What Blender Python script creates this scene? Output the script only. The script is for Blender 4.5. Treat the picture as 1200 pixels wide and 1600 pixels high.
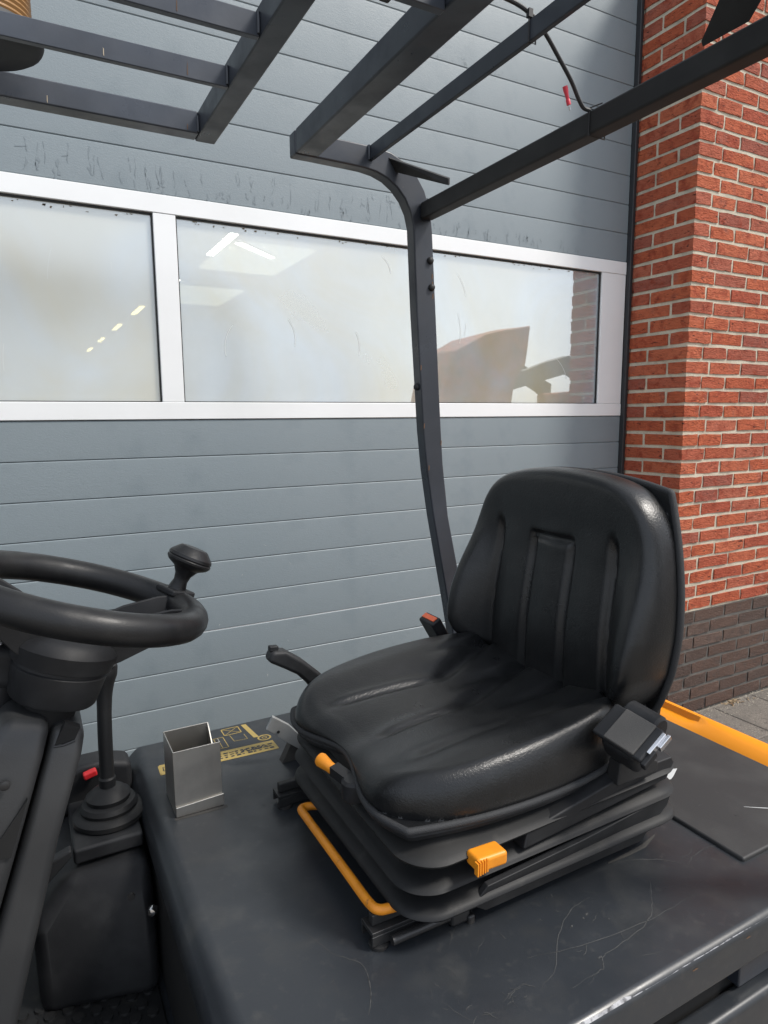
import bpy, bmesh, math, random
import numpy as np
from mathutils import Vector, Matrix
random.seed(7); np.random.seed(7)
for o in list(bpy.data.objects): bpy.data.objects.remove(o)
S = bpy.context.scene
COL = S.collection
R = math.radians

# ------------------------------------------------------------------ camera
cam_d = bpy.data.cameras.new('camera'); cam = bpy.data.objects.new('camera', cam_d); COL.objects.link(cam)
S.camera = cam
cam_d.sensor_fit = 'VERTICAL'; cam_d.sensor_height = 36.0; cam_d.lens = 36.0 * 1035 / 1600
cam_d.clip_start = 0.02; cam_d.clip_end = 500
_p, _r, _y = R(8.17), R(-0.44), R(28.4)
def _axes():
    cols = []
    for X, Y, Z in ((1,0,0),(0,1,0),(0,0,1)):
        rr = X*math.cos(_y) - Y*math.sin(_y); ff = X*math.sin(_y) + Y*math.cos(_y); d = -Z
        f2 = ff*math.cos(_p) + d*math.sin(_p); d2 = -ff*math.sin(_p) + d*math.cos(_p)
        c, s = math.cos(_r), math.sin(_r)
        cols.append((rr*c - d2*s, rr*s + d2*c, f2))
    return np.array(cols).T
_M = _axes()
_rot = Matrix([[_M[0][i], -_M[1][i], -_M[2][i]] for i in range(3)])
cam.matrix_world = Matrix.Translation((0, 0, 1.40)) @ _rot.to_4x4()

# ------------------------------------------------------------------ sky, sun, exposure
SUN_EL, SUN_AZ = R(50), R(130)          # azimuth clockwise from +Y (north): from behind the camera, to the right
W = bpy.data.worlds.new('World'); S.world = W; W.use_nodes = True
nt = W.node_tree; nt.nodes.clear()
wo = nt.nodes.new('ShaderNodeOutputWorld'); bg = nt.nodes.new('ShaderNodeBackground')
sky = nt.nodes.new('ShaderNodeTexSky'); sky.sky_type = 'NISHITA'; sky.sun_disc = False
sky.sun_elevation = SUN_EL; sky.sun_rotation = SUN_AZ; sky.air_density = 1.0; sky.dust_density = 3.0; sky.ozone_density = 1.5
tc = nt.nodes.new('ShaderNodeTexCoord'); mp = nt.nodes.new('ShaderNodeMapping'); mp.inputs['Scale'].default_value = (1, 1, 2.6)
nz = nt.nodes.new('ShaderNodeTexNoise'); nz.inputs['Scale'].default_value = 2.2; nz.inputs['Detail'].default_value = 6
cr = nt.nodes.new('ShaderNodeValToRGB'); cr.color_ramp.elements[0].position = .30; cr.color_ramp.elements[1].position = .72
mx = nt.nodes.new('ShaderNodeMix'); mx.data_type = 'RGBA'; mx.inputs[7].default_value = (7.0, 7.5, 8.2, 1)
ml = nt.nodes.new('ShaderNodeMath'); ml.operation = 'MULTIPLY_ADD'; ml.inputs[1].default_value = .55; ml.inputs[2].default_value = .40
nt.links.new(tc.outputs['Generated'], mp.inputs['Vector']); nt.links.new(mp.outputs[0], nz.inputs['Vector'])
nt.links.new(nz.outputs['Fac'], cr.inputs[0]); nt.links.new(cr.outputs[0], ml.inputs[0]); nt.links.new(ml.outputs[0], mx.inputs[0])
nt.links.new(sky.outputs[0], mx.inputs[6]); nt.links.new(mx.outputs[2], bg.inputs[0]); nt.links.new(bg.outputs[0], wo.inputs[0])
bg.inputs[1].default_value = 0.098
sd = bpy.data.lights.new('sun', 'SUN'); sun = bpy.data.objects.new('sun', sd); COL.objects.link(sun)
sd.energy = 2.0; sd.angle = R(11); sd.color = (1, .955, .89)
_sd = Vector((math.sin(SUN_AZ)*math.cos(SUN_EL), math.cos(SUN_AZ)*math.cos(SUN_EL), math.sin(SUN_EL)))
sun.rotation_euler = _sd.to_track_quat('Z', 'Y').to_euler(); sun.location = _sd*30
S.view_settings.view_transform = 'Standard'; S.view_settings.look = 'None'
S.view_settings.gamma = 1; S.view_settings.exposure = 0.85
S.render.engine = 'CYCLES'
S.cycles.max_bounces = 5; S.cycles.diffuse_bounces = 3; S.cycles.glossy_bounces = 3; S.cycles.transparent_max_bounces = 6

# ------------------------------------------------------------------ materials
def mat(name, col, rough=.5, metal=0., spec=.5, bump=None, var=None, rvar=None, coat=0., objrand=None, wear=None):
    """bump=(scale, strength, distance, (sx,sy,sz)); var=(scale, colour2, low, high); rvar=(scale, rough2); wear=(scale, colour, low, high)"""
    m = bpy.data.materials.new(name); m.use_nodes = True; n = m.node_tree.nodes; l = m.node_tree.links
    b = n['Principled BSDF']; b.inputs['Base Color'].default_value = (*col, 1); b.inputs['Roughness'].default_value = rough
    b.inputs['Metallic'].default_value = metal; b.inputs['Specular IOR Level'].default_value = spec; b.inputs['Coat Weight'].default_value = coat
    t = n.new('ShaderNodeTexCoord'); vec = t.outputs['Object']
    if objrand:
        oi = n.new('ShaderNodeObjectInfo'); ad = n.new('ShaderNodeVectorMath'); ad.operation = 'MULTIPLY_ADD'
        cx = n.new('ShaderNodeCombineXYZ')
        l.new(oi.outputs['Random'], cx.inputs[0]); l.new(oi.outputs['Random'], cx.inputs[1])
        ad.inputs[1].default_value = (37, 91, 0); l.new(cx.outputs[0], ad.inputs[0]); l.new(vec, ad.inputs[2]); vec = ad.outputs[0]
        ra = n.new('ShaderNodeValToRGB'); e = ra.color_ramp.elements
        for i, c in enumerate(objrand):
            el = e[i] if i < 2 else e.new(0); el.color = (*c, 1)
        for i, el in enumerate(ra.color_ramp.elements): el.position = i/(len(objrand)-1)
        for i, c in enumerate(objrand): ra.color_ramp.elements[i].color = (*c, 1)
        l.new(oi.outputs['Random'], ra.inputs[0]); cur = ra.outputs[0]
    else:
        cur = None
    def noise(scale, det=5, stretch=None, rough_=.55, dist=0):
        v = vec
        if stretch:
            mpp = n.new('ShaderNodeMapping'); mpp.inputs['Scale'].default_value = stretch; l.new(vec, mpp.inputs['Vector']); v = mpp.outputs[0]
        x = n.new('ShaderNodeTexNoise'); x.inputs['Scale'].default_value = scale; x.inputs['Detail'].default_value = det
        x.inputs['Roughness'].default_value = rough_; x.inputs['Distortion'].default_value = dist; l.new(v, x.inputs['Vector']); return x.outputs['Fac']
    def ramp(f, a, c):
        x = n.new('ShaderNodeMapRange'); x.inputs['From Min'].default_value = a; x.inputs['From Max'].default_value = c; l.new(f, x.inputs['Value']); return x.outputs[0]
    def mixc(fac, a, c2):
        x = n.new('ShaderNodeMix'); x.data_type = 'RGBA'; l.new(fac, x.inputs[0])
        if isinstance(a, tuple): x.inputs[6].default_value = (*a, 1)
        else: l.new(a, x.inputs[6])
        x.inputs[7].default_value = (*c2, 1); return x.outputs[2]
    for q in ([var] if var and not isinstance(var, list) else (var or [])):
        st = q[4] if len(q) > 4 else None
        cur = mixc(ramp(noise(q[0], 6, st), q[2], q[3]), cur if cur else col, q[1])
    if wear:
        cur = mixc(ramp(noise(wear[0], 8, wear[4] if len(wear) > 4 else None, .7), wear[2], wear[3]), cur if cur else col, wear[1])
    if cur: l.new(cur, b.inputs['Base Color'])
    if rvar:
        f = ramp(noise(rvar[0], 5), .35, .7); x = n.new('ShaderNodeMapRange'); x.inputs['To Min'].default_value = rough; x.inputs['To Max'].default_value = rvar[1]
        l.new(f, x.inputs['Value']); l.new(x.outputs[0], b.inputs['Roughness'])
    if bump:
        prev = None
        for q in (bump if isinstance(bump, list) else [bump]):
            bp = n.new('ShaderNodeBump'); bp.inputs['Strength'].default_value = q[1]; bp.inputs['Distance'].default_value = q[2]
            if q[0] < 0:
                v = n.new('ShaderNodeTexVoronoi'); v.inputs['Scale'].default_value = -q[0]; v.feature = 'DISTANCE_TO_EDGE'; l.new(vec, v.inputs['Vector']); h = ramp(v.outputs[0], 0, .12)
            else:
                h = noise(q[0], 4, q[3] if len(q) > 3 else None, .6, q[4] if len(q) > 4 else 0)
            l.new(h, bp.inputs['Height'])
            if prev: l.new(prev.outputs[0], bp.inputs['Normal'])
            prev = bp
        l.new(prev.outputs[0], b.inputs['Normal'])
    return m

def emis(name, col, st):
    m = bpy.data.materials.new(name); m.use_nodes = True; b = m.node_tree.nodes['Principled BSDF']
    b.inputs['Base Color'].default_value = (*col, 1); b.inputs['Emission Color'].default_value = (*col, 1); b.inputs['Emission Strength'].default_value = st
    return m

M = {}
M['door'] = mat('door_grey_steel', (.200, .238, .258), .44, bump=[(420, .42, .0016, (.30, 1, 1), .8)], var=[(1.1, (.218, .254, .272), .35, .7), (9, (.184, .221, .241), .52, .75)])
M['door_back'] = mat('door_groove', (.16, .19, .21), .6)
M['stain'] = mat('water_stain', (.176, .209, .228), .45)
M['stain2'] = mat('chalk_mark', (.62, .62, .58), .8)
M['alu'] = mat('white_aluminium', (.80, .81, .81), .38, var=[(3, (.74, .75, .745), .4, .75)], wear=(30, (.60, .59, .55), .70, .85), bump=(120, .05, .0005))
M['gasket'] = mat('black_rubber', (.016, .016, .017), .6)
M['jamb'] = mat('jamb_black', (.022, .024, .027), .5)
BR = [(.41, .095, .045), (.45, .114, .053), (.48, .134, .068), (.36, .080, .043), (.43, .126, .073), (.30, .092, .064), (.42, .101, .048), (.46, .118, .055)]
M['brick'] = mat('red_brick', (.4, .09, .04), .92, spec=.25, objrand=BR, var=[(26, (.27, .05, .026), .50, .72), (11, (.33, .12, .085), .60, .78), (190, (.52, .19, .11), .64, .74)],
                 bump=[(170, .6, .003), (30, 1.0, .011, (1, 1, 2.6), 1.8)], wear=(30, (.06, .020, .016), .60, .64, (1, 1, 3.4)))
M['brickd'] = mat('brown_brick', (.12, .075, .058), .88, spec=.25, objrand=[(.084, .054, .043), (.104, .065, .051), (.070, .048, .040), (.116, .078, .063)],
                  var=[(26, (.075, .055, .048), .50, .72), (150, (.2, .17, .145), .62, .75)], bump=[(160, .5, .002), (34, .8, .006, (1, 1, 2.6), 1.6)], wear=(48, (.035, .026, .023), .66, .71))
M['mortar'] = mat('beige_mortar', (.58, .53, .42), .95, spec=.1, bump=[(300, .8, .003)], var=[(12, (.40, .365, .29), .45, .7), (160, (.33, .30, .24), .58, .7)])
M['mortard'] = mat('grey_mortar', (.125, .120, .110), .95, spec=.1, bump=[(300, .8, .003)], var=(14, (.17, .162, .148), .5, .75))
M['paver'] = mat('concrete_paver', (.15, .135, .118), .9, spec=.2, objrand=[(.15, .135, .118), (.17, .152, .132), (.13, .118, .104)], var=[(170, (.34, .30, .25), .56, .66), (60, (.09, .082, .075), .56, .70), (8, (.12, .11, .098), .45, .75)], bump=[(220, .8, .003)])
M['ground'] = mat('sand_joint', (.20, .18, .155), .95, var=[(90, (.3, .27, .22), .5, .7)], bump=(150, .6, .004))
M['leather'] = mat('black_vinyl', (.0065, .0069, .0076), .27, spec=.48, bump=[(-260, .16, .0007), (230, .30, .0011), (24, .06, .004)], rvar=(9, .36), var=[(40, (.010, .0105, .0112), .45, .7)])
M['piping'] = mat('woven_piping', (.022, .023, .025), .7, bump=[(700, .7, .0012, (1, 1, 1))])
M['plastic'] = mat('black_plastic', (.013, .0135, .015), .46, spec=.32, bump=[(600, .25, .0006)], var=[(9, (.034, .035, .037), .45, .75)], rvar=(12, .66))
M['rubber'] = mat('bellows_rubber', (.011, .0115, .0125), .55, spec=.3, bump=[(500, .2, .0006)], var=[(7, (.022, .0215, .0205), .48, .75), (26, (.040, .038, .034), .60, .82)])
M['wheelp'] = mat('steering_wheel_rubber', (.011, .0112, .012), .33, spec=.38, bump=[(420, .30, .0008)], var=[(20, (.024, .0235, .023), .5, .75)], rvar=(26, .55))
M['cplastic'] = mat('column_grey_plastic', (.026, .027, .0285), .46, bump=[(500, .3, .0007)], var=[(9, (.038, .039, .040), .45, .75)], wear=(50, (.07, .07, .068), .70, .8))
M['deep'] = mat('deep_black', (.006, .006, .006), .8)
M['hood'] = mat('hood_charcoal_paint', (.024, .0275, .0325), .29, spec=.5, bump=[(300, .14, .0005), (5, .05, .004)], rvar=(11, .48),
                var=[(3, (.021, .0235, .027), .4, .7), (17, (.032, .034, .036), .52, .72), (60, (.038, .040, .042), .58, .75), (9, (.048, .049, .049), .60, .80)], wear=(70, (.055, .056, .056), .70, .80))
M['cover'] = mat('dusty_cover_plate', (.022, .022, .0225), .62, bump=[(300, .2, .0006)], var=[(9, (.042, .042, .041), .45, .75)], wear=(60, (.09, .09, .088), .68, .80))
M['scratch'] = mat('scratch', (.060, .061, .060), .8)
M['worn_glint'] = mat('worn_edge_glint', (.34, .34, .35), .32, metal=.3, var=[(90, (.06, .06, .064), .44, .60)])  # bare worn edge and sky highlight share this pale colour
M['chip'] = mat('paint_chip', (.50, .51, .51), .8)
M['guard'] = mat('guard_black_steel', (.021, .025, .033), .24, spec=.5, bump=[(90, .10, .001)], rvar=(9, .58), var=[(6, (.034, .040, .052), .42, .7)], wear=(40, (.10, .088, .074), .70, .82))
M['guard_sheen'] = mat('guard_worn_sky_sheen', (.036, .043, .056), .26, spec=.5, bump=[(90, .10, .001)], rvar=(12, .48), var=[(8, (.056, .065, .082), .40, .68)], wear=(46, (.10, .080, .062), .66, .78))  # bluish sky sheen put into the base colour; brown wear on top
M['guardm'] = mat('guard_matt_black', (.010, .0102, .0106), .60, bump=[(700, .35, .0007)], var=[(12, (.022, .0222, .0225), .45, .7)])
M['smear'] = mat('pale_smear', (.62, .64, .62), .6)
M['rust'] = mat('rusty_scrape', (.13, .072, .04), .85, bump=(300, .4, .001))
M['cream'] = mat('pale_scrape', (.45, .38, .28), .8)
M['steel'] = mat('brushed_steel', (.52, .50, .46), .36, metal=.95, bump=[(60, .05, .0006)], var=[(14, (.38, .36, .335), .4, .72)], rvar=(18, .46))
M['galv'] = mat('bare_metal_plate', (.40, .41, .41), .38, metal=.4, var=[(22, (.33, .33, .32), .45, .7)])
M['darksteel'] = mat('oily_rail_steel', (.045, .045, .046), .42, metal=.6, var=[(25, (.11, .10, .09), .55, .75)])
M['orange'] = mat('orange_plastic', (.76, .27, .014), .45, bump=(300, .2, .0006), var=[(30, (.62, .21, .014), .42, .72)], wear=(70, (.20, .085, .025), .62, .74))
M['opaint'] = mat('orange_paint', (.82, .285, .010), .38, bump=(60, .05, .001), wear=(35, (.5, .17, .012), .70, .82))
M['amber'] = mat('amber_lens', (.26, .135, .045), .35)
M['red'] = mat('red_plastic', (.55, .02, .025), .4)
M['pinkred'] = mat('red_connector', (.72, .045, .075), .4)
M['orred'] = mat('buckle_orange', (.80, .13, .04), .4)
M['gold'] = mat('gold_print', (.36, .265, .085), .55)
M['white'] = mat('white_mark', (.6, .6, .6), .6)
M['chrome'] = mat('chrome', (.75, .75, .76), .15, metal=1)
M['webbing'] = mat('seat_belt_webbing', (.085, .080, .074), .8, bump=[(900, .6, .001, (1, 1, 1))])
M['dust'] = mat('dust', (.05, .048, .045), .9)
M['mud'] = mat('grime', (.16, .12, .07), .9)
M['debris'] = mat('leaf_debris', (.20, .12, .06), .9, objrand=None, var=(40, (.35, .27, .17), .4, .6))
M['stone'] = mat('grit', (.42, .38, .31), .9)
M['hallwall'] = mat('hall_wall', (.55, .54, .48), .8)
M['hallceil'] = mat('hall_ceiling', (.42, .42, .38), .8)
M['hallfloor'] = mat('hall_floor', (.22, .22, .20), .6)
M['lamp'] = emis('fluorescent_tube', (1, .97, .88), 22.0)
M['skyl'] = emis('skylight_sheet', (.95, .93, .76), 1.1)
M['lampy'] = emis('yellow_fluorescent_tube', (1, .80, .34), 6.5)
M['ldr'] = mat('rusty_loader_bucket', (.36, .088, .046), .7, var=(9, (.17, .06, .04), .42, .62), bump=(40, .3, .004))
M['ldy'] = mat('loader_dark_frame', (.06, .06, .062), .6)
M['tyre'] = mat('tyre_rubber', (.02, .02, .02), .8)
M['facade'] = mat('grey_cladding', (.20, .22, .235), .6)

def pane_mat(gr):
    m = bpy.data.materials.new('milky_window_pane'); m.use_nodes = True; n = m.node_tree.nodes; l = m.node_tree.links
    n.remove(n['Principled BSDF']); out = n['Material Output']
    tr = n.new('ShaderNodeBsdfTransparent'); tr.inputs[0].default_value = (.93, .96, .93, 1)
    di = n.new('ShaderNodeBsdfDiffuse'); di.inputs[0].default_value = (.74, .76, .70, 1)
    gl = n.new('ShaderNodeBsdfGlossy'); gl.inputs[0].default_value = (.93, .96, .97, 1); gl.inputs['Roughness'].default_value = gr
    if gr < 0:
        tw = n.new('ShaderNodeTexCoord'); sx = n.new('ShaderNodeSeparateXYZ'); l.new(tw.outputs['Object'], sx.inputs[0]); rr_ = n.new('ShaderNodeMapRange'); rr_.interpolation_type = 'SMOOTHSTEP'
        rr_.inputs['From Min'].default_value = -.42; rr_.inputs['From Max'].default_value = -.02; rr_.inputs['To Min'].default_value = .26; rr_.inputs['To Max'].default_value = .012
        l.new(sx.outputs[0], rr_.inputs[0]); l.new(rr_.outputs[0], gl.inputs['Roughness'])
    t = n.new('ShaderNodeTexCoord'); z1 = n.new('ShaderNodeTexNoise'); z1.inputs['Scale'].default_value = 2.2; z1.inputs['Detail'].default_value = 6
    l.new(t.outputs['Object'], z1.inputs['Vector'])
    r1 = n.new('ShaderNodeMapRange'); r1.inputs['From Min'].default_value = .3; r1.inputs['From Max'].default_value = .7; r1.inputs['To Min'].default_value = .50; r1.inputs['To Max'].default_value = .68
    l.new(z1.outputs['Fac'], r1.inputs[0])
    z3 = n.new('ShaderNodeTexNoise'); z3.inputs['Scale'].default_value = 1.6; z3.inputs['Detail'].default_value = 4; z3.inputs['Distortion'].default_value = 1.2; l.new(t.outputs['Object'], z3.inputs['Vector'])
    cr3 = n.new('ShaderNodeValToRGB'); cr3.color_ramp.elements[0].position = .36; cr3.color_ramp.elements[0].color = (.66, .62, .46, 1); cr3.color_ramp.elements[1].position = .66; cr3.color_ramp.elements[1].color = (.66, .74, .80, 1)
    l.new(z3.outputs['Fac'], cr3.inputs[0]); l.new(cr3.outputs[0], di.inputs[0])
    a = n.new('ShaderNodeMixShader'); l.new(r1.outputs[0], a.inputs[0]); l.new(tr.outputs[0], a.inputs[1]); l.new(di.outputs[0], a.inputs[2])
    fr = n.new('ShaderNodeFresnel'); fr.inputs['IOR'].default_value = 1.5
    r2 = n.new('ShaderNodeMapRange'); r2.inputs['From Min'].default_value = .03; r2.inputs['From Max'].default_value = .6; r2.inputs['To Min'].default_value = .36; r2.inputs['To Max'].default_value = .85
    l.new(fr.outputs[0], r2.inputs[0])
    bp = n.new('ShaderNodeBump'); bp.inputs['Strength'].default_value = .035; bp.inputs['Distance'].default_value = .02
    z2 = n.new('ShaderNodeTexNoise'); z2.inputs['Scale'].default_value = 3.0; z2.inputs['Detail'].default_value = 1; l.new(t.outputs['Object'], z2.inputs['Vector']); l.new(z2.outputs['Fac'], bp.inputs['Height'])
    l.new(bp.outputs[0], gl.inputs['Normal'])
    c = n.new('ShaderNodeMixShader'); l.new(r2.outputs[0], c.inputs[0]); l.new(a.outputs[0], c.inputs[1]); l.new(gl.outputs[0], c.inputs[2])
    l.new(c.outputs[0], out.inputs[0]); return m
M['pane'] = pane_mat(.28); M['pane2'] = pane_mat(-1); M['pane3'] = pane_mat(.012)

# ------------------------------------------------------------------ mesh helpers (all coordinates are world metres)
WL = {}
def new_obj(name, mesh, origin, parent=None):
    o = bpy.data.objects.new(name, mesh); COL.objects.link(o); WL[o.name] = Vector(origin)
    if parent is not None:
        o.parent = parent; o.location = Vector(origin) - WL[parent.name]
    else: o.location = origin
    return o
def empty(name, loc, label, cat, group=None):
    o = bpy.data.objects.new(name, None); COL.objects.link(o); o.location = loc; o.empty_display_size = .1; WL[o.name] = Vector(loc)
    tag(o, label, cat, group); return o
def tag(o, label, cat, group=None):
    o['label'] = label; o['category'] = cat
    if group: o['group'] = group
    return o
def mk(name, vf, m, parent=None, bevel=0, seg=2, smooth=40, sub=0, kind=None, label=None):
    v, f = vf
    v = np.asarray(v, float); lo, hi = v.min(0), v.max(0); org = Vector(((lo[0]+hi[0])/2, (lo[1]+hi[1])/2, lo[2]))
    me = bpy.data.meshes.new(name); me.from_pydata([tuple(p) for p in v - np.array(org)], [], f); me.validate()
    b = bmesh.new(); b.from_mesh(me); bmesh.ops.recalc_face_normals(b, faces=b.faces); b.to_mesh(me); b.free()
    mm = M[m] if isinstance(m, str) else m
    me.materials.append(mm); me.shade_smooth(); me.set_sharp_from_angle(angle=R(smooth))
    o = new_obj(name, me, org, parent)
    if bevel:
        md = o.modifiers.new('bevel', 'BEVEL'); md.width = bevel; md.segments = seg; md.limit_method = 'ANGLE'; md.angle_limit = R(30); md.harden_normals = True
    if sub:
        md = o.modifiers.new('sub', 'SUBSURF'); md.levels = sub; md.render_levels = sub
    if kind: o['kind'] = kind
    if label: o['label'] = label
    return o
def bx(x0, x1, y0, y1, z0, z1):
    v = [(x0,y0,z0),(x1,y0,z0),(x1,y1,z0),(x0,y1,z0),(x0,y0,z1),(x1,y0,z1),(x1,y1,z1),(x0,y1,z1)]
    return v, [(0,3,2,1),(4,5,6,7),(0,1,5,4),(1,2,6,5),(2,3,7,6),(3,0,4,7)]
def join(*vfs):
    V, F = [], []
    for v, f in vfs:
        k = len(V); V += [tuple(p) for p in v]; F += [tuple(i+k for i in q) for q in f]
    return V, F
def prism(poly, axis, a, b):
    """polygon in the two other axes, extruded along axis from a to b"""
    n = len(poly); put = {'x': lambda p, t: (t, p[0], p[1]), 'y': lambda p, t: (p[0], t, p[1]), 'z': lambda p, t: (p[0], p[1], t)}[axis]
    v = [put(p, a) for p in poly] + [put(p, b) for p in poly]
    f = [tuple(range(n)), tuple(range(2*n-1, n-1, -1))] + [(i, (i+1) % n, n+(i+1) % n, n+i) for i in range(n)]
    return v, f
def frame_for(d, hint=(0,0,1)):
    d = Vector(d).normalized(); h = Vector(hint)
    if abs(d.dot(h)) > .95: h = Vector((1,0,0))
    a = d.cross(h).normalized(); return a, a.cross(d).normalized(), d
def spline(pts, n=8, closed=False):
    P = [Vector(p) for p in pts]; out = []; m = len(P)
    for i in range(m if closed else m-1):
        p0 = P[(i-1) % m] if closed or i > 0 else P[0]*2-P[1]; p1 = P[i]; p2 = P[(i+1) % m]; p3 = P[(i+2) % m] if closed or i+2 < m else P[-1]*2-P[-2]
        for k in range(n):
            t = k/n; out.append(.5*((2*p1)+(p2-p0)*t+(2*p0-5*p1+4*p2-p3)*t*t+(3*p1-p0-3*p2+p3)*t**3))
    if not closed: out.append(P[-1])
    return out
def tube(pts, r, n=10, closed=False, caps=True):
    P = [Vector(p) for p in pts]; m = len(P); V, F = [], []; up = None
    for i in range(m):
        if closed: d = (P[(i+1) % m]-P[i-1]).normalized()
        else: d = (P[min(i+1, m-1)]-P[max(i-1, 0)]).normalized()
        if up is None: a, b, _ = frame_for(d)
        else:
            b = (up - d*up.dot(d)).normalized(); a = d.cross(b).normalized()
        up = b; rr = r[i] if hasattr(r, '__len__') else r
        V += [tuple(P[i]+a*(rr*math.cos(2*math.pi*k/n))+b*(rr*math.sin(2*math.pi*k/n))) for k in range(n)]
    for i in range(m if closed else m-1):
        j = (i+1) % m
        F += [(i*n+k, i*n+(k+1) % n, j*n+(k+1) % n, j*n+k) for k in range(n)]
    if not closed and caps: F += [tuple(range(n)), tuple(range((m-1)*n, m*n))]
    return V, F
def lathe(prof, org, axis=(0,0,1), n=28, caps=True):
    a, b, d = frame_for(axis); o = Vector(org); V, F = [], []; m = len(prof)
    for r, h in prof: V += [tuple(o+d*h+a*(r*math.cos(2*math.pi*k/n))+b*(r*math.sin(2*math.pi*k/n))) for k in range(n)]
    for i in range(m-1): F += [(i*n+k, i*n+(k+1) % n, (i+1)*n+(k+1) % n, (i+1)*n+k) for k in range(n)]
    if caps: F += [tuple(range(n)), tuple(range((m-1)*n, m*n))]
    return V, F
def obox(c, ax, half):
    """box with its own axes"""
    c = Vector(c); A = [Vector(a).normalized() for a in ax]; v = []
    for sx, sy, sz in ((-1,-1,-1),(1,-1,-1),(1,1,-1),(-1,1,-1),(-1,-1,1),(1,-1,1),(1,1,1),(-1,1,1)):
        v.append(tuple(c+A[0]*sx*half[0]+A[1]*sy*half[1]+A[2]*sz*half[2]))
    return v, [(0,3,2,1),(4,5,6,7),(0,1,5,4),(1,2,6,5),(2,3,7,6),(3,0,4,7)]
def ribbon_xy(pts, w, z, taper=True):
    """thin flat mark lying on a horizontal surface"""
    P = [Vector((p[0], p[1])) for p in pts]; m = len(P); V, F = [], []
    for i in range(m):
        d = (P[min(i+1, m-1)]-P[max(i-1, 0)]); d = d.normalized() if d.length else Vector((1, 0)); nrm = Vector((-d.y, d.x))
        k = w*.5*((.35+.65*math.sin(math.pi*min(max(i/(m-1), .04), .96))) if taper else 1)*(random.uniform(.6, 1.2) if taper else 1)
        V += [(*(P[i]+nrm*k), z), (*(P[i]-nrm*k), z)]
    F = [(2*i, 2*i+1, 2*i+3, 2*i+2) for i in range(m-1)]
    return V, F
def flat(poly, z): return [(*p, z) for p in poly], [tuple(range(len(poly)))]
def structure(o): o['kind'] = 'structure'; return o

# ------------------------------------------------------------------ ground
g = structure(mk('ground', ([(-60,-60,0),(60,-60,0),(60,60,0),(-60,60,0)], [(0,1,2,3)]), 'ground'))
pm = []
for k in range(3):
    v, f = bx(-.148, .148, -.148, .148, 0, .012); me = bpy.data.meshes.new('paver')
    v = [(p[0]+random.uniform(-.002,.002), p[1]+random.uniform(-.002,.002), p[2]+random.uniform(-.001,.001)*(p[2] > 0)) for p in v]
    me.from_pydata(v, [], f); b = bmesh.new(); b.from_mesh(me); bmesh.ops.bevel(b, geom=[e for e in b.edges if min(q.co.z for q in e.verts) > .005], offset=.004, segments=1, affect='EDGES'); bmesh.ops.recalc_face_normals(b, faces=b.faces); b.to_mesh(me); b.free()
    me.materials.append(M['paver']); pm.append(me)
for i in range(9):
    for j in range(5):
        new_obj('paver', pm[(i*2+j) % 3], (1.75+.3*i+(.15 if j % 2 else 0), 1.75-.3*j, .001), g)
for i in range(3):
    for j in range(2): new_obj('paver', pm[(i+j) % 3], (-.3+.3*i, 2.05-.3*j, .001), g)

# ------------------------------------------------------------------ brick wall pier
X0, Y0 = 2.508, 1.918
wall = empty('brick_wall', (3.1, 2.05, 0), 'red brick wall corner with a dark brown brick plinth beside the grey door', 'wall')
mk('mortar', join(bx(X0+.004, 4.6, Y0+.004, 2.30, .505, 3.4)), 'mortar', wall)
mk('plinth_mortar', join(bx(X0+.004, 4.6, Y0+.004, 2.30, -.05, .505)), 'mortard', wall)
def brick_mesh(lx, ly, seed):
    rs = random.Random(seed); h = .0475
    nx = 4 if lx > .12 else 3
    xs = [lx*i/nx for i in range(nx+1)]
    V, F = [], []
    # front grid (y=0) two rows of quads, irregular arrises; sides and back closed
    def j(s): return rs.uniform(-s, s)
    for zi, z in enumerate((0, h*.5, h)):
        for i, x in enumerate(xs):
            e = zi != 1
            V.append((x+(j(.0018) if 0 < i < nx else j(.0022)), j(.0012)+(.0022 if (i in (0, nx)) and e and rs.random() < .4 else 0), z+(j(.0021) if e else 0)))
    m = nx+1
    for r_ in range(2):
        for i in range(nx): F.append((r_*m+i, r_*m+i+1, (r_+1)*m+i+1, (r_+1)*m+i))
    b0 = len(V)
    for zi, z in enumerate((0, h*.5, h)): V += [(j(.0012)+(.001 if zi != 1 else 0), ly, z+(j(.0018) if zi != 1 else 0)), (lx, ly, z)]
    k = len(V); V += [(j(.0010), ly*.5, j(.002)), (j(.001), ly*.5, h*.5), (j(.001), ly*.5, h+j(.002))]
    for r_ in range(2):
        F.append((k+r_, r_*m, (r_+1)*m, k+r_+1)); F.append((b0+2*r_, k+r_, k+r_+1, b0+2*(r_+1)))
        F.append((r_*m+nx, b0+2*r_+1, b0+2*(r_+1)+1, (r_+1)*m+nx))
    top = 2*m
    F.append(tuple([k+2]+[top+i for i in range(m)]+[b0+5, b0+4])); F.append(tuple([k]+[b0, b0+1]+[i for i in range(m-1, -1, -1)]))
    me = bpy.data.meshes.new('brick'); me.from_pydata(V, [], F); me.validate()
    b = bmesh.new(); b.from_mesh(me); bmesh.ops.recalc_face_normals(b, faces=b.faces); b.to_mesh(me); b.free()
    return me
BM = {}
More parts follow.
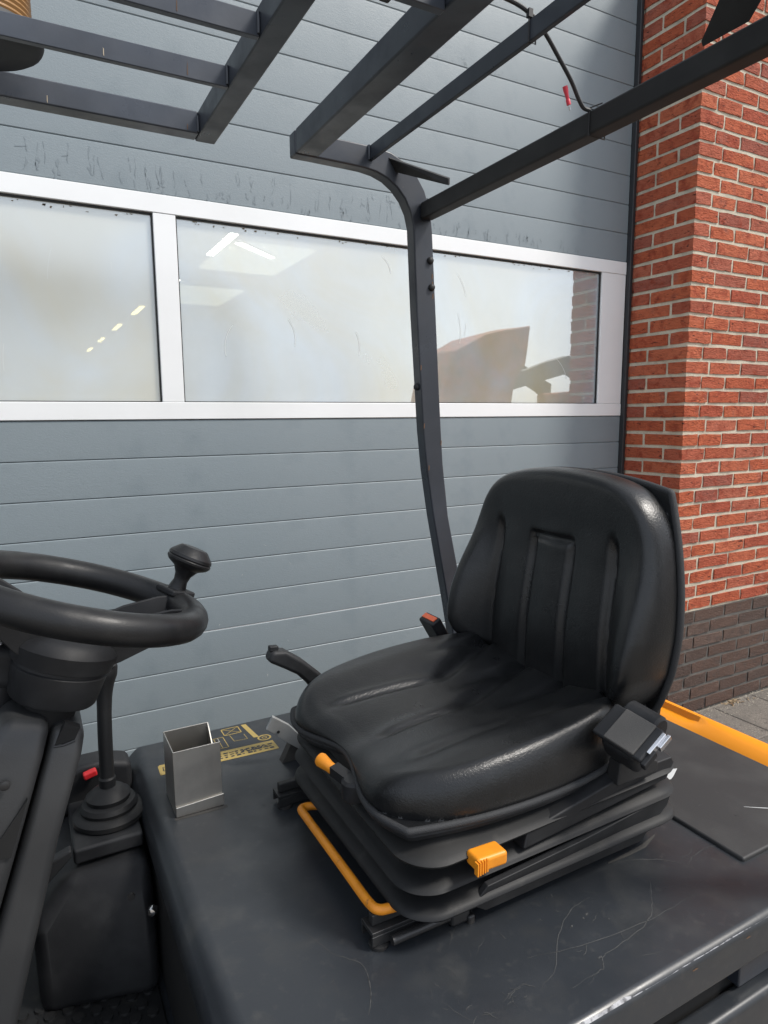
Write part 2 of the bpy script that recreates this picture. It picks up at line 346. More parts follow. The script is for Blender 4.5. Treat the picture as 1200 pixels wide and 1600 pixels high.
def brick(x0, x1, y0, y1, z, dark, sink=None):
    key = (round(x1-x0, 3), round(y1-y0, 3), dark)
    if key not in BM:
        BM[key] = [brick_mesh(x1-x0, y1-y0, hash(key[:2]) % 999+k*17) for k in range(5)]
        for me in BM[key]: me.materials.append(M['brickd' if dark else 'brick'])
    me = random.choice(BM[key]); org = (x0+random.uniform(-.0012,.0012), y0+random.uniform(-.0018,.0018), z+random.uniform(-.001,.001))
    if sink is None: new_obj('brick', me, org, wall)
    else:
        sink[0].extend([(v.co.x+org[0], v.co.y+org[1], v.co.z+org[2]) for v in me.vertices]); k = len(sink[0])-len(me.vertices)
        sink[1].extend([tuple(i+k for i in p.vertices) for p in me.polygons])
restR, restD = ([], []), ([], [])
for i in range(-1, 52):
    z = .07+.0625*i+.0075; dk = i < 7; rest = restD if dk else restR
    if i % 2:
        brick(X0, X0+.0965, Y0, Y0+.2015, z, dk); brick(X0, X0+.094, Y0+.2145, Y0+.330, z, dk); xs = [(2.6175, 2.7675)]+[(2.7805+.2165*n, 2.984+.2165*n) for n in range(8)]
    else:
        brick(X0, X0+.1465, Y0, Y0+.0915, z, dk); brick(X0, X0+.094, Y0+.1045, Y0+.330, z, dk); xs = [(2.6675+.2165*n, 2.871+.2165*n) for n in range(9)]
    for a, b_ in xs: brick(a, b_, Y0, Y0+.095, z, dk, None if a < 3.13 else rest)
mk('brickwork', restR, 'brick', wall, kind='stuff'); mk('plinth_brickwork', restD, 'brickd', wall, kind='stuff')
# grit and leaf litter against the plinth
V, F = [], []
for k in range(420):
    x = random.uniform(2.5, 3.9); y = 1.915-abs(random.gauss(0, .055))-.004; r = random.uniform(.0015, .0045); z = .013
    t = random.uniform(0, 6.28); a = len(V)
    for q in range(4): V.append((x+r*math.cos(t+q*1.57)*random.uniform(.6,1.2), y+r*math.sin(t+q*1.57)*random.uniform(.6,1.2), z))
    V.append((x, y, z+r*1.1)); F += [(a, a+1, a+4), (a+1, a+2, a+4), (a+2, a+3, a+4), (a+3, a, a+4), (a+3, a+2, a+1, a)]
lit = mk('grit', (V, F), 'stone', kind='stuff'); tag(lit, 'pale grit lying along the foot of the brick wall', 'grit')
V, F = [], []
for k in range(70):
    cl = random.random() < .7
    x = random.gauss(2.93, .035) if cl else random.uniform(2.6, 3.6); y = 1.895-abs(random.gauss(0, .018)); t = random.uniform(0, 6.28); L = random.uniform(.006, .014); w = L*.35; a = len(V)
    c, s = math.cos(t), math.sin(t); zz = .0135+random.uniform(0, .006)
    for px, py, pz in ((-L,0,0),(0,-w,.003),(L,0,.001),(0,w,.004)): V.append((x+px*c-py*s, y+px*s+py*c, zz+pz))
    F.append((a, a+1, a+2, a+3))
lf = mk('leaf_litter', (V, F), 'debris', kind='stuff'); tag(lf, 'brown leaf litter at the foot of the brick wall', 'leaf litter')

# ------------------------------------------------------------------ sectional door
DY = 2.25; DX0, DX1 = -2.2, 2.487
door = empty('sectional_door', (.2, DY, 0), 'grey ribbed sectional door with a white framed window strip', 'door')
def strip(z0, z1, seam=False):
    g_ = .0008; e = .0026
    prof = [(DY+.045, z0+.0005), (DY+.0034, z0+g_*.5), (DY+.0005, z0+g_*.5+e), (DY, z0+.016), (DY, z1-.012), (DY+.0005, z1-g_*.5-e), (DY+.0030, z1-g_*.5), (DY+.045, z1-.0005)]
    v, f = prism(prof, 'x', DX0, DX1); mk('panel_strip', (v, f), 'door', door, smooth=25)
low = [1.396, 1.274, 1.152, 1.031, .909, .787, .6655, .543, .420, .297, .174, .052, .012]
for a, b_ in zip(low[:-1], low[1:]): strip(b_, a)
up = [2.092, 2.215, 2.340, 2.463, 2.590, 2.712, 2.836, 2.960, 3.085, 3.208, 3.33]
for a, b_ in zip(up[:-1], up[1:]): strip(a, b_)
mk('groove_backing', join(bx(DX0, DX1, DY+.046, DY+.05, .01, 1.395), bx(DX0, DX1, DY+.046, DY+.05, 2.093, 3.33)), 'door_back', door)
mk('section_seam', bx(DX0, DX1, DY+.002, DY+.02, .6645, .6665), 'white', door)
# window strip
FY = DY-.004
mk('top_rail', bx(DX0, DX1, FY, DY+.05, 2.0355, 2.0905), 'alu', door, bevel=.002)
mk('bottom_rail', bx(DX0, DX1, FY, DY+.05, 1.3975, 1.4525), 'alu', door, bevel=.002)
MU = [(-2.19, -2.05), (-.86, -.79), (.406, .475), (2.338, 2.486)]
for a, b_ in MU: mk('mullion', bx(a, b_, FY+.0015, DY+.05, 1.453, 2.035), 'alu', door, bevel=.002)
PY = 2.264
PN = [(-2.05, -.86, 'pane'), (-.79, .406, 'pane'), (.475, 2.338, 'pane2')]
for a, b_, pmn in PN:
    pn = mk('window_pane', bx(a+.001, b_-.001, PY, PY+.004, 1.4535, 2.0345), pmn, door)
    gk = .0045
    mk('gasket', join(bx(a, b_, FY+.010, PY-.0005, 2.0345-gk, 2.0345), bx(a, b_, FY+.010, PY-.0005, 1.4535, 1.4535+gk*.5), bx(a, a+gk, FY+.010, PY-.0005, 1.456, 2.03), bx(b_-gk, b_, FY+.010, PY-.0005, 1.456, 2.03)), 'gasket', pn)
    sm = []
    for k in range(9):
        x = random.uniform(a+.1, b_-.05); z = random.uniform(1.50, 1.95); L = random.uniform(.02, .14); cv = random.uniform(-.5, .5); th0 = random.uniform(1.2, 1.9)
        P = [(x+L*q/7*math.cos(th0+cv*q/7), z+L*q/7*math.sin(th0+cv*q/7)) for q in range(8)]
        w = random.uniform(.0005, .0013)
        sm.append(([(px-w, PY-.0007, pz) for px, pz in P]+[(px+w, PY-.0007, pz) for px, pz in P], [(i, i+1, 9+i, 8+i) for i in range(7)]))
    mk('smear', join(*sm), 'smear', pn)
    V, F = [], []
    for k in range(34):                                  # specks of grime along the top gasket
        x = random.uniform(a+.02, b_-.02); z = 2.029-abs(random.gauss(0, .006)); w = random.uniform(.002, .009); hh = random.uniform(.0015, .007); q = len(V)
        V += [(x, PY-.0009, z), (x+w, PY-.0009, z+random.uniform(-.001, .001)), (x+w*random.uniform(.3, 1), PY-.0009, z-hh), (x-w*.2, PY-.0009, z-hh*random.uniform(.2, .9))]; F.append((q, q+1, q+2, q+3))
    mk('grime', (V, F), 'mud', pn)
# water drips on the strips above the window and chalky scuffs below: flat marks on the sheet
def drips(n, x0, x1, z0, z1, m, wmax, lmax, seed, forks=.3):
    rs = random.Random(seed); V, F = [], []
    for k in range(n):
        x = rs.uniform(x0, x1); zt = rs.uniform(z0, z1); L = rs.uniform(.3, 1)*lmax; w = rs.uniform(.35, 1)*wmax; pts = []; xx = x
        for q in range(6): pts.append((xx, zt-L*q/5)); xx += rs.gauss(0, .0022)
        for q in range(6):
            ww = w*(.5+.5*math.sin(1+q*1.7+k))*(.35 if q == 0 else 1); V += [(pts[q][0]-ww, DY-.0007, pts[q][1]), (pts[q][0]+ww, DY-.0007, pts[q][1])]
        a = len(V)-12; F += [(a+2*q, a+2*q+1, a+2*q+3, a+2*q+2) for q in range(5)]
        if rs.random() < forks:
            x2 = pts[3][0]+rs.choice((-1, 1))*rs.uniform(.012, .03); a = len(V); V += [(pts[3][0]-.001, DY-.0007, pts[3][1]), (pts[3][0]+.001, DY-.0007, pts[3][1]-.002), (x2, DY-.0007, pts[3][1]-.006), (x2, DY-.0007, pts[3][1]-.004)]; F.append((a, a+1, a+2, a+3))
    return V, F
mk('water_stain', drips(46, .0, 1.45, 2.165, 2.205, 'stain', .0020, .075, 3, .06), 'stain', door)
mk('water_stain', drips(80, .0, 2.2, 2.112, 2.15, 'stain', .0055, .045, 4, 0), 'stain', door)
mk('water_stain', drips(26, 1.45, 1.95, 2.722, 2.745, 'stain', .002, .022, 8, 0), 'stain', door)
mk('chalk_mark', drips(9, .3, 1.4, .45, 1.10, 'stain2', .0009, .012, 12, 0), 'stain2', door)
mk('jamb_seal', join(bx(2.4885, 2.5075, 2.226, 2.34, 0, 3.35)), 'jamb', door, bevel=.004)
V, F = [], []                                            # wavy lip of the seal against the bricks
for i in range(161):
    z = 3.3*i/160; V += [(2.5072, 2.223+.003*math.sin(i*2.1)+.002*math.sin(i*.9), z), (2.512+.002*math.sin(i*1.3), 2.2275, z)]
F = [(2*i, 2*i+1, 2*i+3, 2*i+2) for i in range(160)]
mk('seal_lip', (V, F), 'gasket', door)

# ------------------------------------------------------------------ hall behind the door
structure(mk('floor', bx(-9, 11, 2.42, 48, -.02, .006), 'hallfloor'))
structure(mk('ceiling', join(bx(-9, 11, 2.42, 48, 5.08, 5.25)), 'hallceil'))
structure(mk('wall_back', bx(-9, 11, 48, 48.2, 0, 5.25), 'hallwall'))
structure(mk('wall_left', bx(-9.2, -9, 2.42, 48.2, 0, 5.25), 'hallwall'))
structure(mk('wall_right', bx(11, 11.2, 2.42, 48.2, 0, 5.25), 'hallwall'))
structure(mk('wall_front', join(bx(4.6, 11, 2.2, 2.42, 0, 5.25), bx(-9, -2.2, 2.2, 2.42, 0, 5.25), bx(-2.2, 4.6, 2.31, 2.42, 3.40, 5.25), bx(2.53, 4.6, 2.31, 2.42, 0, 3.40)), 'facade'))
names = ['nearest fluorescent lamp, a bright white strip seen through the middle window pane', 'small bright lamp end beside the middle mullion in the window', 'largest of the four yellow lamps seen through the left pane',
         'second largest of the four yellow lamps in the left pane', 'third of the four yellow lamps receding in the left pane', 'smallest of the four yellow lamps in the left pane']
for k, y in enumerate((14.4, 19.4, 24.1, 28.75, 33.6, 38.4)):
    x = (3.96, 3.86, 3.70, 3.60, 3.49, 3.40)[k]
    L = empty('ceiling_lamp_or_glare', (x, y, 4.98), names[k], 'lamp', 'lamps in the hall')
    mk('housing', bx(x-.10, x+.10, y-1.0, y+1.0, 5.0, 5.075), 'alu', L); mk('tube', bx(x-.08, x+.08, y-.97, y+.97, 4.982, 4.999), 'lampy' if k > 1 else 'lamp', L)
L = empty('ceiling_lamp_or_glare', (4.74, 14.5, 4.97), 'bright glare strip slanting across the pale skylight in the middle pane', 'lamp', 'lamps in the hall')  # skylight glare added as a glowing bar with a lamp-like housing
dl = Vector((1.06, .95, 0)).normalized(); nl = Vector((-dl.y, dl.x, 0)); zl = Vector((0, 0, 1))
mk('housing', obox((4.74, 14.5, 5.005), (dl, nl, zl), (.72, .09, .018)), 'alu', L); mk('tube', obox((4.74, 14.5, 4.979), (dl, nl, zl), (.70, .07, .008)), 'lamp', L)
for k, (x, y) in enumerate(((5.05, 15.6), (5.0, 20.9))):
    s_ = mk('skylight', bx(x-.95, x+.95, y-1.4, y+1.4, 5.03, 5.07), 'skyl'); tag(s_, ('pale skylight panel beside the nearest lamp, seen in the middle pane', 'pale farther skylight panel low beside the mullion in the middle pane')[k], 'skylight')

# ------------------------------------------------------------------ wheel loader across the yard (seen mirrored in the right pane)
ld = empty('wheel_loader', (6.2, -3.4, 0), 'rust brown loader bucket mirrored in the right window pane', 'loader')
bp_ = [(4.62, 1.50), (4.72, 1.95), (4.86, 2.22), (5.30, 2.43), (6.03, 2.60), (5.95, 2.1), (5.76, 1.80), (5.72, 1.5), (5.2, 1.30)]
mk('bucket', prism(bp_, 'y', -3.3, -2.5), 'ldr', ld, bevel=.03)
mk('arm', prism([(5.75, 1.95), (6.9, 2.25), (7.6, 1.9), (7.6, 1.65), (6.9, 1.98), (5.75, 1.72)], 'y', -2.8, -2.65), 'ldy', ld, bevel=.02)
mk('arm', prism([(5.75, 1.95), (6.9, 2.25), (7.6, 1.9), (7.6, 1.65), (6.9, 1.98), (5.75, 1.72)], 'y', -3.9, -3.75), 'ldy', ld, bevel=.02)
mk('body', join(bx(7.3, 9.6, -3.8, -2.75, .7, 1.75)), 'ldr', ld, bevel=.06)
mk('cab', bx(7.9, 9.0, -3.7, -2.85, 1.76, 2.9), 'ldy', ld, bevel=.06)
for x in (7.4, 9.2):
    for y in (-2.6, -4.2): mk('wheel', lathe([(.3, 0), (.6, .02), (.65, .08), (.65, .28), (.6, .34), (.3, .36)], (x, y, .65), (0, 1, 0)), 'tyre', ld)

# ================================================================== forklift
fk = empty('forklift', (.7, .93, 0), 'black forklift truck with orange counterweight parked in front of the door', 'forklift')
HZ = .72
# --- hood and body
hood = mk('hood', prism([(.1375, .655), (.1375, .696), (.161, HZ), (1.224, HZ), (1.224, .655)], 'y', .472, 1.402), 'hood', fk, bevel=.012, seg=4)
cov = mk('rear_cover_plate', bx(.922, 1.219, .556, 1.388, HZ-.004, HZ+.0065), 'cover', fk, bevel=.004, seg=3)
mk('chassis', join(bx(.165, 1.22, .505, 1.37, .22, .652)), 'deep', fk)
mk('front_panel', bx(.1455, .163, .49, 1.385, .40, .654), 'deep', fk)
mk('side_panel', bx(.16, 1.5, .470, .503, .20, .601), 'hood', fk, bevel=.010, seg=3)
mk('side_panel', bx(.16, 1.5, 1.373, 1.41, .20, .64), 'hood', fk, bevel=.010, seg=3)
mk('gap_bracket', obox((.87, .50, .625), ((1,0,0),(0,1,0),(0,0,1)), (.05, .012, .018)), 'guard', fk, bevel=.003)
# counterweight, lofted along Y with a grip recess
V, F = [], []
ys = [.44, .47, .62, .80, .86, .885, .91, 1.0, 1.2, 1.36, 1.42]
for y in ys:
    s = min(max((y-.855)/.05, 0), 1); s = s*s*(3-2*s)
    V += [(1.226, y, .60), (1.226, y, .716), (1.234+.004*s, y, .7235-.001*s), (1.246+.006*s, y, .7315-.0065*s), (1.256+.010*s, y, .7365-.011*s), (1.270, y, .7385), (1.285, y, .736), (1.36, y, .69), (1.62, y, .55), (1.66, y, .25), (1.3, y, .20)]
n = 11
for i in range(len(ys)-1): F += [(i*n+k, i*n+(k+1) % n, (i+1)*n+(k+1) % n, (i+1)*n+k) for k in range(n)]
F += [tuple(range(n)), tuple(range((len(ys)-1)*n, len(ys)*n))]
mk('counterweight', (V, F), 'opaint', fk, smooth=30)
for x, y, r in ((1.35, .50, .21), (1.35, 1.25, .21), (-.75, .44, .27), (-.75, 1.24, .27)):
    w = mk('wheel', lathe([(r*.6, 0), (r*.93, .005), (r, .03), (r, .14), (r*.93, .165), (r*.6, .17)], (x, y, r), (0, 1, 0)), 'tyre', fk)
    mk('rim', lathe([(.02, .02), (r*.58, .02), (r*.58, .15), (.02, .15)], (x, y, r), (0, 1, 0), 20), 'opaint', w)
# floor, front cowl, mast
FZ = .43
flo = mk('floor_plate', bx(-.66, .155, .47, 1.40, .36, FZ), 'hood', fk, bevel=.008)
mat_ = mk('rubber_mat', bx(-.62, .135, .50, 1.385, FZ+.0005, FZ+.008), 'rubber', fk, bevel=.003)
V, F = [], []
for i in range(22):
    for j in range(18):
        x = -.22+.027*i+(.0135 if j % 2 else 0); y = .72+.0235*j
        if x > .13: continue
        a = len(V); V += [(x+.0105*math.cos(k*.6283), y+.0105*math.sin(k*.6283), FZ+.0075) for k in range(10)]+[(x+.009*math.cos(k*.6283), y+.009*math.sin(k*.6283), FZ+.0115) for k in range(10)]
        F += [(a+k, a+(k+1) % 10, a+10+(k+1) % 10, a+10+k) for k in range(10)]+[tuple(a+10+k for k in range(10))]
mk('mat_studs', (V, F), 'rubber', mat_, kind='stuff')
mk('front_cowl', prism([(-.68, .36), (-.50, .36), (-.44, .95), (-.50, 1.02), (-.66, 1.0)], 'y', .52, 1.36), 'hood', fk, bevel=.02)
for y in (.62, 1.18): mk('mast_rail', bx(-.98, -.86, y, y+.09, .06, 2.1), 'guard', fk, bevel=.006)
for y in (.60, 1.16): mk('fork', join(bx(-2.0, -1.0, y, y+.10, .06, .10), bx(-1.04, -1.0, y, y+.10, .10, .55)), 'guard', fk, bevel=.006)
mk('fork_carriage', join(bx(-1.03, -.985, .5, 1.38, .35, .43), bx(-1.03, -.985, .5, 1.38, .62, .70)), 'guard', fk, bevel=.005)

# --- overhead guard
inn = [(.555, 1.957), (.603, 1.957), (.684, 1.956), (.722, 1.955), (.752, 1.951), (.780, 1.942), (.805, 1.926), (.826, 1.904), (.841, 1.876), (.849, 1.844), (.858, 1.649), (.871, 1.456), (.877, 1.365), (.888, 1.265), (.907, 1.147), (.955, .907), (.985, .74)]
out = [(1.03, .74), (1.005, .90), (.985, 1.0), (.953, 1.144), (.936, 1.28), (.930, 1.364), (.924, 1.457), (.913, 1.653), (.902, 1.84), (.897, 1.885), (.880, 1.930), (.857, 1.962), (.828, 1.984), (.790, 2.000), (.752, 2.005), (.65, 2.006), (.555, 2.006)]
gd = mk('overhead_guard', prism(inn+out, 'y', 1.412, 1.447), 'guard', fk, bevel=.004, smooth=25, label='curved far rear post of the overhead guard')
mk('post', prism(inn+out, 'y', .415, .45), 'guard', gd, bevel=.004, smooth=25)
mk('front_cross_bar', bx(.556, .608, .4505, 1.4115, 1.958, 2.007), 'guard', gd, bevel=.004)
mk('middle_cross_bar', bx(.733, .743, .4505, 1.4115, 1.973, 2.004), 'guard', gd, bevel=.002)
mk('rear_cross_bar', bx(.866, .900, .4505, 1.4115, 1.863, 1.901), 'guardm', gd, bevel=.005)
def gus(y1, y2):    # flat plate bridging side rail and rear bar
    v = [(.782, y1, 1.986), (.864, y2, 1.917), (.864, y2, 1.903), (.800, y1, 1.958)]
    w = [(a+.006, b_+.004, c+.004) for a, b_, c in v]
    return v+w, [(0,1,2,3),(7,6,5,4),(0,4,5,1),(1,5,6,2),(2,6,7,3),(3,7,4,0)]
mk('gusset', gus(1.4115, 1.288), 'guardm', gd); pg_ = [(.866, .665, 1.903), (.866, .598, 1.903), (.80, .4505, 1.985), (.80, .54, 1.985)]
mk('gusset', (pg_+[(a-.004, b_, c+.006) for a, b_, c in pg_], [(0,1,2,3),(7,6,5,4),(0,4,5,1),(1,5,6,2),(2,6,7,3),(3,7,4,0)]), 'guardm', gd)
# front roof section
RZ0, RZ1 = 1.957, 1.998
mk('front_beam', bx(.352, .392, .415, 1.447, RZ0, 2.002), 'guard', gd, bevel=.003)
mk('side_rail', bx(-.70, .3515, 1.408, 1.446, RZ0+.001, 2.000), 'guard_sheen', gd, bevel=.003)
mk('side_rail', bx(-.70, .3515, .416, .45, RZ0+.001, 2.000), 'guard_sheen', gd, bevel=.003)
for y in (1.195, 1.025, .66): mk('roof_slat', bx(-.70, .3515, y, y+.012, RZ0, RZ0+.034), 'guard_sheen', gd, bevel=.0015)
mk('bridge_bar', bx(-.70, .555, .838, .852, RZ0-.004, 1.992), 'guard_sheen', gd, bevel=.0015)
mk('bridge_sleeve', bx(.46, .475, .834, .856, RZ0-.008, 1.994), 'guardm', gd, bevel=.002)
mk('front_beam', bx(-.74, -.70, .415, 1.447, RZ0, 2.002), 'guard', gd, bevel=.003)
for y in (.43, 1.43): mk('front_post', tube([(-.72, y, 1.96), (-.66, y, 1.0), (-.60, y, .40)], .024, 8), 'guard', gd)
for y, x in ((1.195, .35), (1.025, .35), (1.408, .35)):     # weld beads and pale scrapes
    mk('weld_bead', tube([(x, y-.001, RZ0+.004), (x, y-.002, RZ0+.018), (x, y-.001, RZ0+.033)], .003, 6), 'guard', gd)
    for k in range(2):
        xx = x-.02-.16*k-random.uniform(0, .12); mk('scrape', ([(xx, y-.0006, RZ0+.006), (xx+.0012, y-.0006, RZ0+.003), (xx+.0016, y-.0006, RZ0+random.uniform(.012, .03)), (xx+.0004, y-.0006, RZ0+.016)], [(0,1,2,3)]), 'cream' if k else 'rust', gd)
mk('weld_bead', tube([(.732, 1.411, 1.974), (.731, 1.4085, 1.99), (.732, 1.411, 2.004)], .0035, 6), 'guard', gd)
def bolt(p, ax, r, parent): return mk('bolt', lathe([(r, 0), (r, r*.35), (r*.8, r*.75), (r*.35, r*.95)], p, ax, 14), 'guardm', parent, smooth=60)
bolt((.895, 1.4118, 1.772), (0,-1,0), .0085, gd); bolt((.899, 1.4118, 1.710), (0,-1,0), .0085, gd); bolt((.870, 1.43, 1.473), (-1,-.1,0), .009, gd)
for k in range(7):
    z = random.uniform(1.2, 1.75); x = np.interp(z, [1.147, 1.365, 1.456, 1.649, 1.84], [.907, .877, .871, .858, .849]) + (.0005 if k % 2 else .045)
    mk('scrape', ([(x, 1.4114, z), (x+.003, 1.4114, z+.002), (x+.0035, 1.4114, z+.012), (x+.001, 1.4114, z+.014)], [(0,1,2,3)]), 'rust', gd)
mk('cable', tube(spline([(.56, .90, 2.012), (.63, .885, 2.028), (.70, .878, 2.024), (.740, .874, 2.011), (.765, .872, 1.991), (.794, .872, 1.963), (.822, .873, 1.936), (.841, .874, 1.912), (.853, .875, 1.902), (.867, .875, 1.9005)], 10), .0033, 8), 'gasket', gd)
mk('cable_tie', join(tube([(.7315, .872, 1.971), (.745, .872, 1.971), (.745, .872, 2.006), (.7315, .872, 2.006)], .0013, 6, True), bx(.729, .737, .869, .876, 2.006, 2.018)), 'gasket', gd)
mk('cable_tie', join(tube([(.8645, .874, 1.861), (.9015, .874, 1.861), (.9015, .874, 1.903), (.8645, .874, 1.903)], .0014, 6, True), tube([(.866, .874, 1.904), (.880, .860, 1.909)], .0011, 6)), 'gasket', gd)
mk('wire_connector', lathe([(.0035, 0), (.0036, .008), (.0028, .009), (.0032, .016), (.0042, .022), (.0042, .028)], (.8255, .88, 1.9025), (-.35, 0, .94), 12), 'pinkred', gd)
mk('connector_pin', lathe([(.0012, -.008), (.0012, 0)], (.8255, .88, 1.9025), (-.35, 0, .94), 8), 'chrome', gd)
# beacon on the guard
mk('beacon_base', lathe([(.03, -.001), (.086, 0), (.095, .006), (.098, .012), (.095, .020), (.05, .022)], (-.02, 1.30, 1.985), (0,0,1), 36), 'guardm', gd)
bcn = mk('beacon_lens', lathe([(.066, .0)]+[(.068-.002*(k % 2), .004+.004*k) for k in range(22)]+[(.05, .10), (.02, .106)], (-.005, 1.30, 2.008), (0,0,1), 36), 'amber', gd)

# --- steering wheel, column
t_ = R(18.2); C = Vector((.052, .95, 1.167)); U = Vector((math.cos(t_), 0, -math.sin(t_))); Vv = Vector((0, 1, 0)); N = Vector((math.sin(t_), 0, math.cos(t_)))
RR = .150
def wp(a, r=RR, h=0): return C+U*(r*math.cos(a))+Vv*(r*math.sin(a))+N*h
sw = mk('steering_wheel', tube([wp(2*math.pi*k/72) for k in range(72)], .0205, 16, True), 'wheelp', fk)
def spoke(a, wi, wo):
    d = U*math.cos(a)+Vv*math.sin(a); s = Vv*math.cos(a)-U*math.sin(a); pr = []
    # trough: inner end at hub low, outer end on the rim; raised side walls
    for r, h, w, tp in ((.030, -.082, wi, -.036), (.066, -.062, wi*1.05, -.012), (.112, -.026, (wi+wo)/2, .008), (.146, -.003, wo, .0165)):
        pr.append([C+d*r+s*w+N*tp, C+d*r+s*(w-.005)+N*tp, C+d*r+s*(w-.012)+N*(h+.006), C+d*r-s*(w-.012)+N*(h+.006), C+d*r-s*(w-.005)+N*tp, C+d*r-s*w+N*tp, C+d*r-s*(w-.006)+N*(h-.014), C+d*r+s*(w-.006)+N*(h-.014)])
    V = [tuple(p) for q in pr for p in q]; F = []
    for i in range(3): F += [(i*8+k, i*8+(k+1) % 8, (i+1)*8+(k+1) % 8, (i+1)*8+k) for k in range(8)]
    F += [tuple(range(8)), tuple(range(24, 32))]
    return V, F
for a in (R(4), R(186)): mk('spoke', spoke(a, .034, .046), 'plastic', sw, bevel=.002)
mk('hub', lathe([(.052, -.140), (.055, -.136), (.060, -.098), (.058, -.096), (.058, -.092), (.063, -.090), (.068, -.068), (.062, -.058), (.050, -.050), (.030, -.046), (.008, -.046)], C, N, 40), 'plastic', sw, smooth=35)
ka = R(25); kb = wp(ka, RR, .012)
kn = mk('spinner_knob', lathe([(.015, 0), (.0135, .010), (.0105, .022), (.0125, .032), (.019, .042), (.0300, .048), (.0335, .0525), (.0340, .0555), (.0325, .057), (.0335, .059), (.0325, .063), (.0225, .0735), (.0195, .0755), (.004, .077)], kb, (N+U*.10+Vector((.05,0,0))), 24), 'wheelp', sw, smooth=28)
mk('knob_clamp', obox(wp(ka, RR, .017), (U*math.cos(ka)+Vv*math.sin(ka), Vv*math.cos(ka)-U*math.sin(ka), N), (.021, .022, .0045)), 'plastic', sw, bevel=.003)
def colsec(s, u0, u1, w): return [C-N*s+U*u1+Vv*w, C-N*s+U*u1-Vv*w, C-N*s+U*u0-Vv*w, C-N*s+U*u0+Vv*w]
def loft4(secs):
    V = [tuple(p) for q in secs for p in q]; F = []
    for i in range(len(secs)-1): F += [(i*4+k, i*4+(k+1) % 4, (i+1)*4+(k+1) % 4, (i+1)*4+k) for k in range(4)]
    return V, F+[(0,1,2,3), tuple(range(len(secs)*4-4, len(secs)*4))]
col_ = mk('steering_column', lathe([(.034, -.70), (.034, -.14)], C, N, 20), 'deep', fk)
mk('column_cover', loft4([colsec(.158, .004, .044, .052), colsec(.19, .004, .046, .066), colsec(.30, .004, .046, .072), colsec(.55, .003, .058, .080), colsec(.80, .003, .07, .09)]), 'cplastic', col_, bevel=.013, seg=4, label='rear half of the cracked steering column cover')
mk('column_cover', loft4([colsec(.152, -.052, .000, .060), colsec(.19, -.066, .000, .079), colsec(.30, -.085, .000, .083), colsec(.55, -.11, -.001, .090), colsec(.80, -.13, -.001, .10)]), 'cplastic', col_, bevel=.014, seg=4, label='front half of the steering column cover')
for hh in (.22, .40): mk('screw', lathe([(.006, 0), (.006, .002), (.003, .003)], C-N*hh-Vv*(.0875+.02*(hh-.22)/.2*.3)-U*.035, -Vv, 12), 'darksteel', col_)
P0 = C-N*.184-Vv*.0605+U*.010
op_ = (P0, P0+U*.022+N*.012, P0+U*.025+N*.030, P0+U*.006+N*.034)
mk('opening_shade_plate', ([tuple(p) for p in op_]+[tuple(p+Vv*.012) for p in op_], [(0,1,2,3),(7,6,5,4),(0,4,5,1),(1,5,6,2),(2,6,7,3),(3,7,4,0)]), 'deep', col_)  # solid black plate painting the shade inside the torn opening
mk('torn_edge', tube([P0-Vv*.001+N*.003, P0+U*.010+N*.006-Vv*.002, P0+U*.023+N*.013-Vv*.001], .0014, 6), 'darksteel', col_)
P1 = C-N*.300-Vv*.0865-U*.006
mk('slot_shade_plate', ([tuple(P1+N*.062), tuple(P1-N*.010), tuple(P1-U*.027-N*.016)]+[tuple(p+Vv*.01) for p in (P1+N*.062, P1-N*.010, P1-U*.027-N*.016)], [(0,1,2),(5,4,3),(0,3,4,1),(1,4,5,2),(2,5,3,0)]), 'deep', col_)  # black wedge whose colour stands for the dark inside of a slot
pod = mk('switch_pod', obox((-.062, .985, 1.088), ((.9,.1,-.3),(0,1,0),(.3,0,.95)), (.050, .035, .030)), 'plastic', fk, bevel=.016, seg=4)
mk('switch_symbol', obox((-.050, .955, 1.117), ((.9,.1,-.3),(0,1,0),(.3,0,.95)), (.006, .004, .0006)), 'white', pod)
mk('stalk', tube([(-.05, .99, 1.06), (-.08, .98, .98), (-.09, .97, .9)], [.03, .034, .03], 12), 'plastic', pod)

# --- lever console beside the hood
con = mk('lever_console', ([(-.045, 1.105, FZ), (.139, 1.062, FZ), (.139, 1.37, FZ), (-.03, 1.38, FZ),
                            (-.048, 1.112, .58), (.139, 1.066, .58), (.139, 1.37, .62), (-.03, 1.38, .62),
                            (.012, 1.140, .648), (.139, 1.112, .652), (.139, 1.36, .665), (.012, 1.365, .665)],
                           [(0,3,2,1),(0,1,5,4),(1,2,6,5),(2,3,7,6),(3,0,4,7),(4,5,9,8),(5,6,10,9),(6,7,11,10),(7,4,8,11),(8,9,10,11)]), 'plastic', fk, bevel=.022, seg=5)
mk('lever_plate', obox((.078, 1.225, .671), ((1,0,.0),(0,1,0),(0,0,1)), (.056, .082, .014)), 'plastic', con, bevel=.006, seg=3)
bt = mk('lever_boot', lathe([(0.0560, 0.0000), (0.0616, 0.0040), (0.0616, 0.0120), (0.0549, 0.0180), (0.0482, 0.0200), (0.0493, 0.0260), (0.0448, 0.0330), (0.0370, 0.0360), (0.0381, 0.0440), (0.0290, 0.0520), (0.0200, 0.0580), (0.0140, 0.0600), (0.0145, 0.0750), (0.0120, 0.0780)], (.088, 1.222, .684), (0,0,1), 32), 'rubber', con, smooth=35)
lv = mk('gear_lever', tube(spline([(.088, 1.222, .75), (.090, 1.228, .84), (.0935, 1.236, .90), (.098, 1.241, .945), (.1035, 1.244, .968)], 5), [.0125]*8+[.0125, .0128, .0132, .0138, .0150, .0165, .0185, .0205, .0205, .020, .0195, .0185, .013], 14), 'rubber', fk)
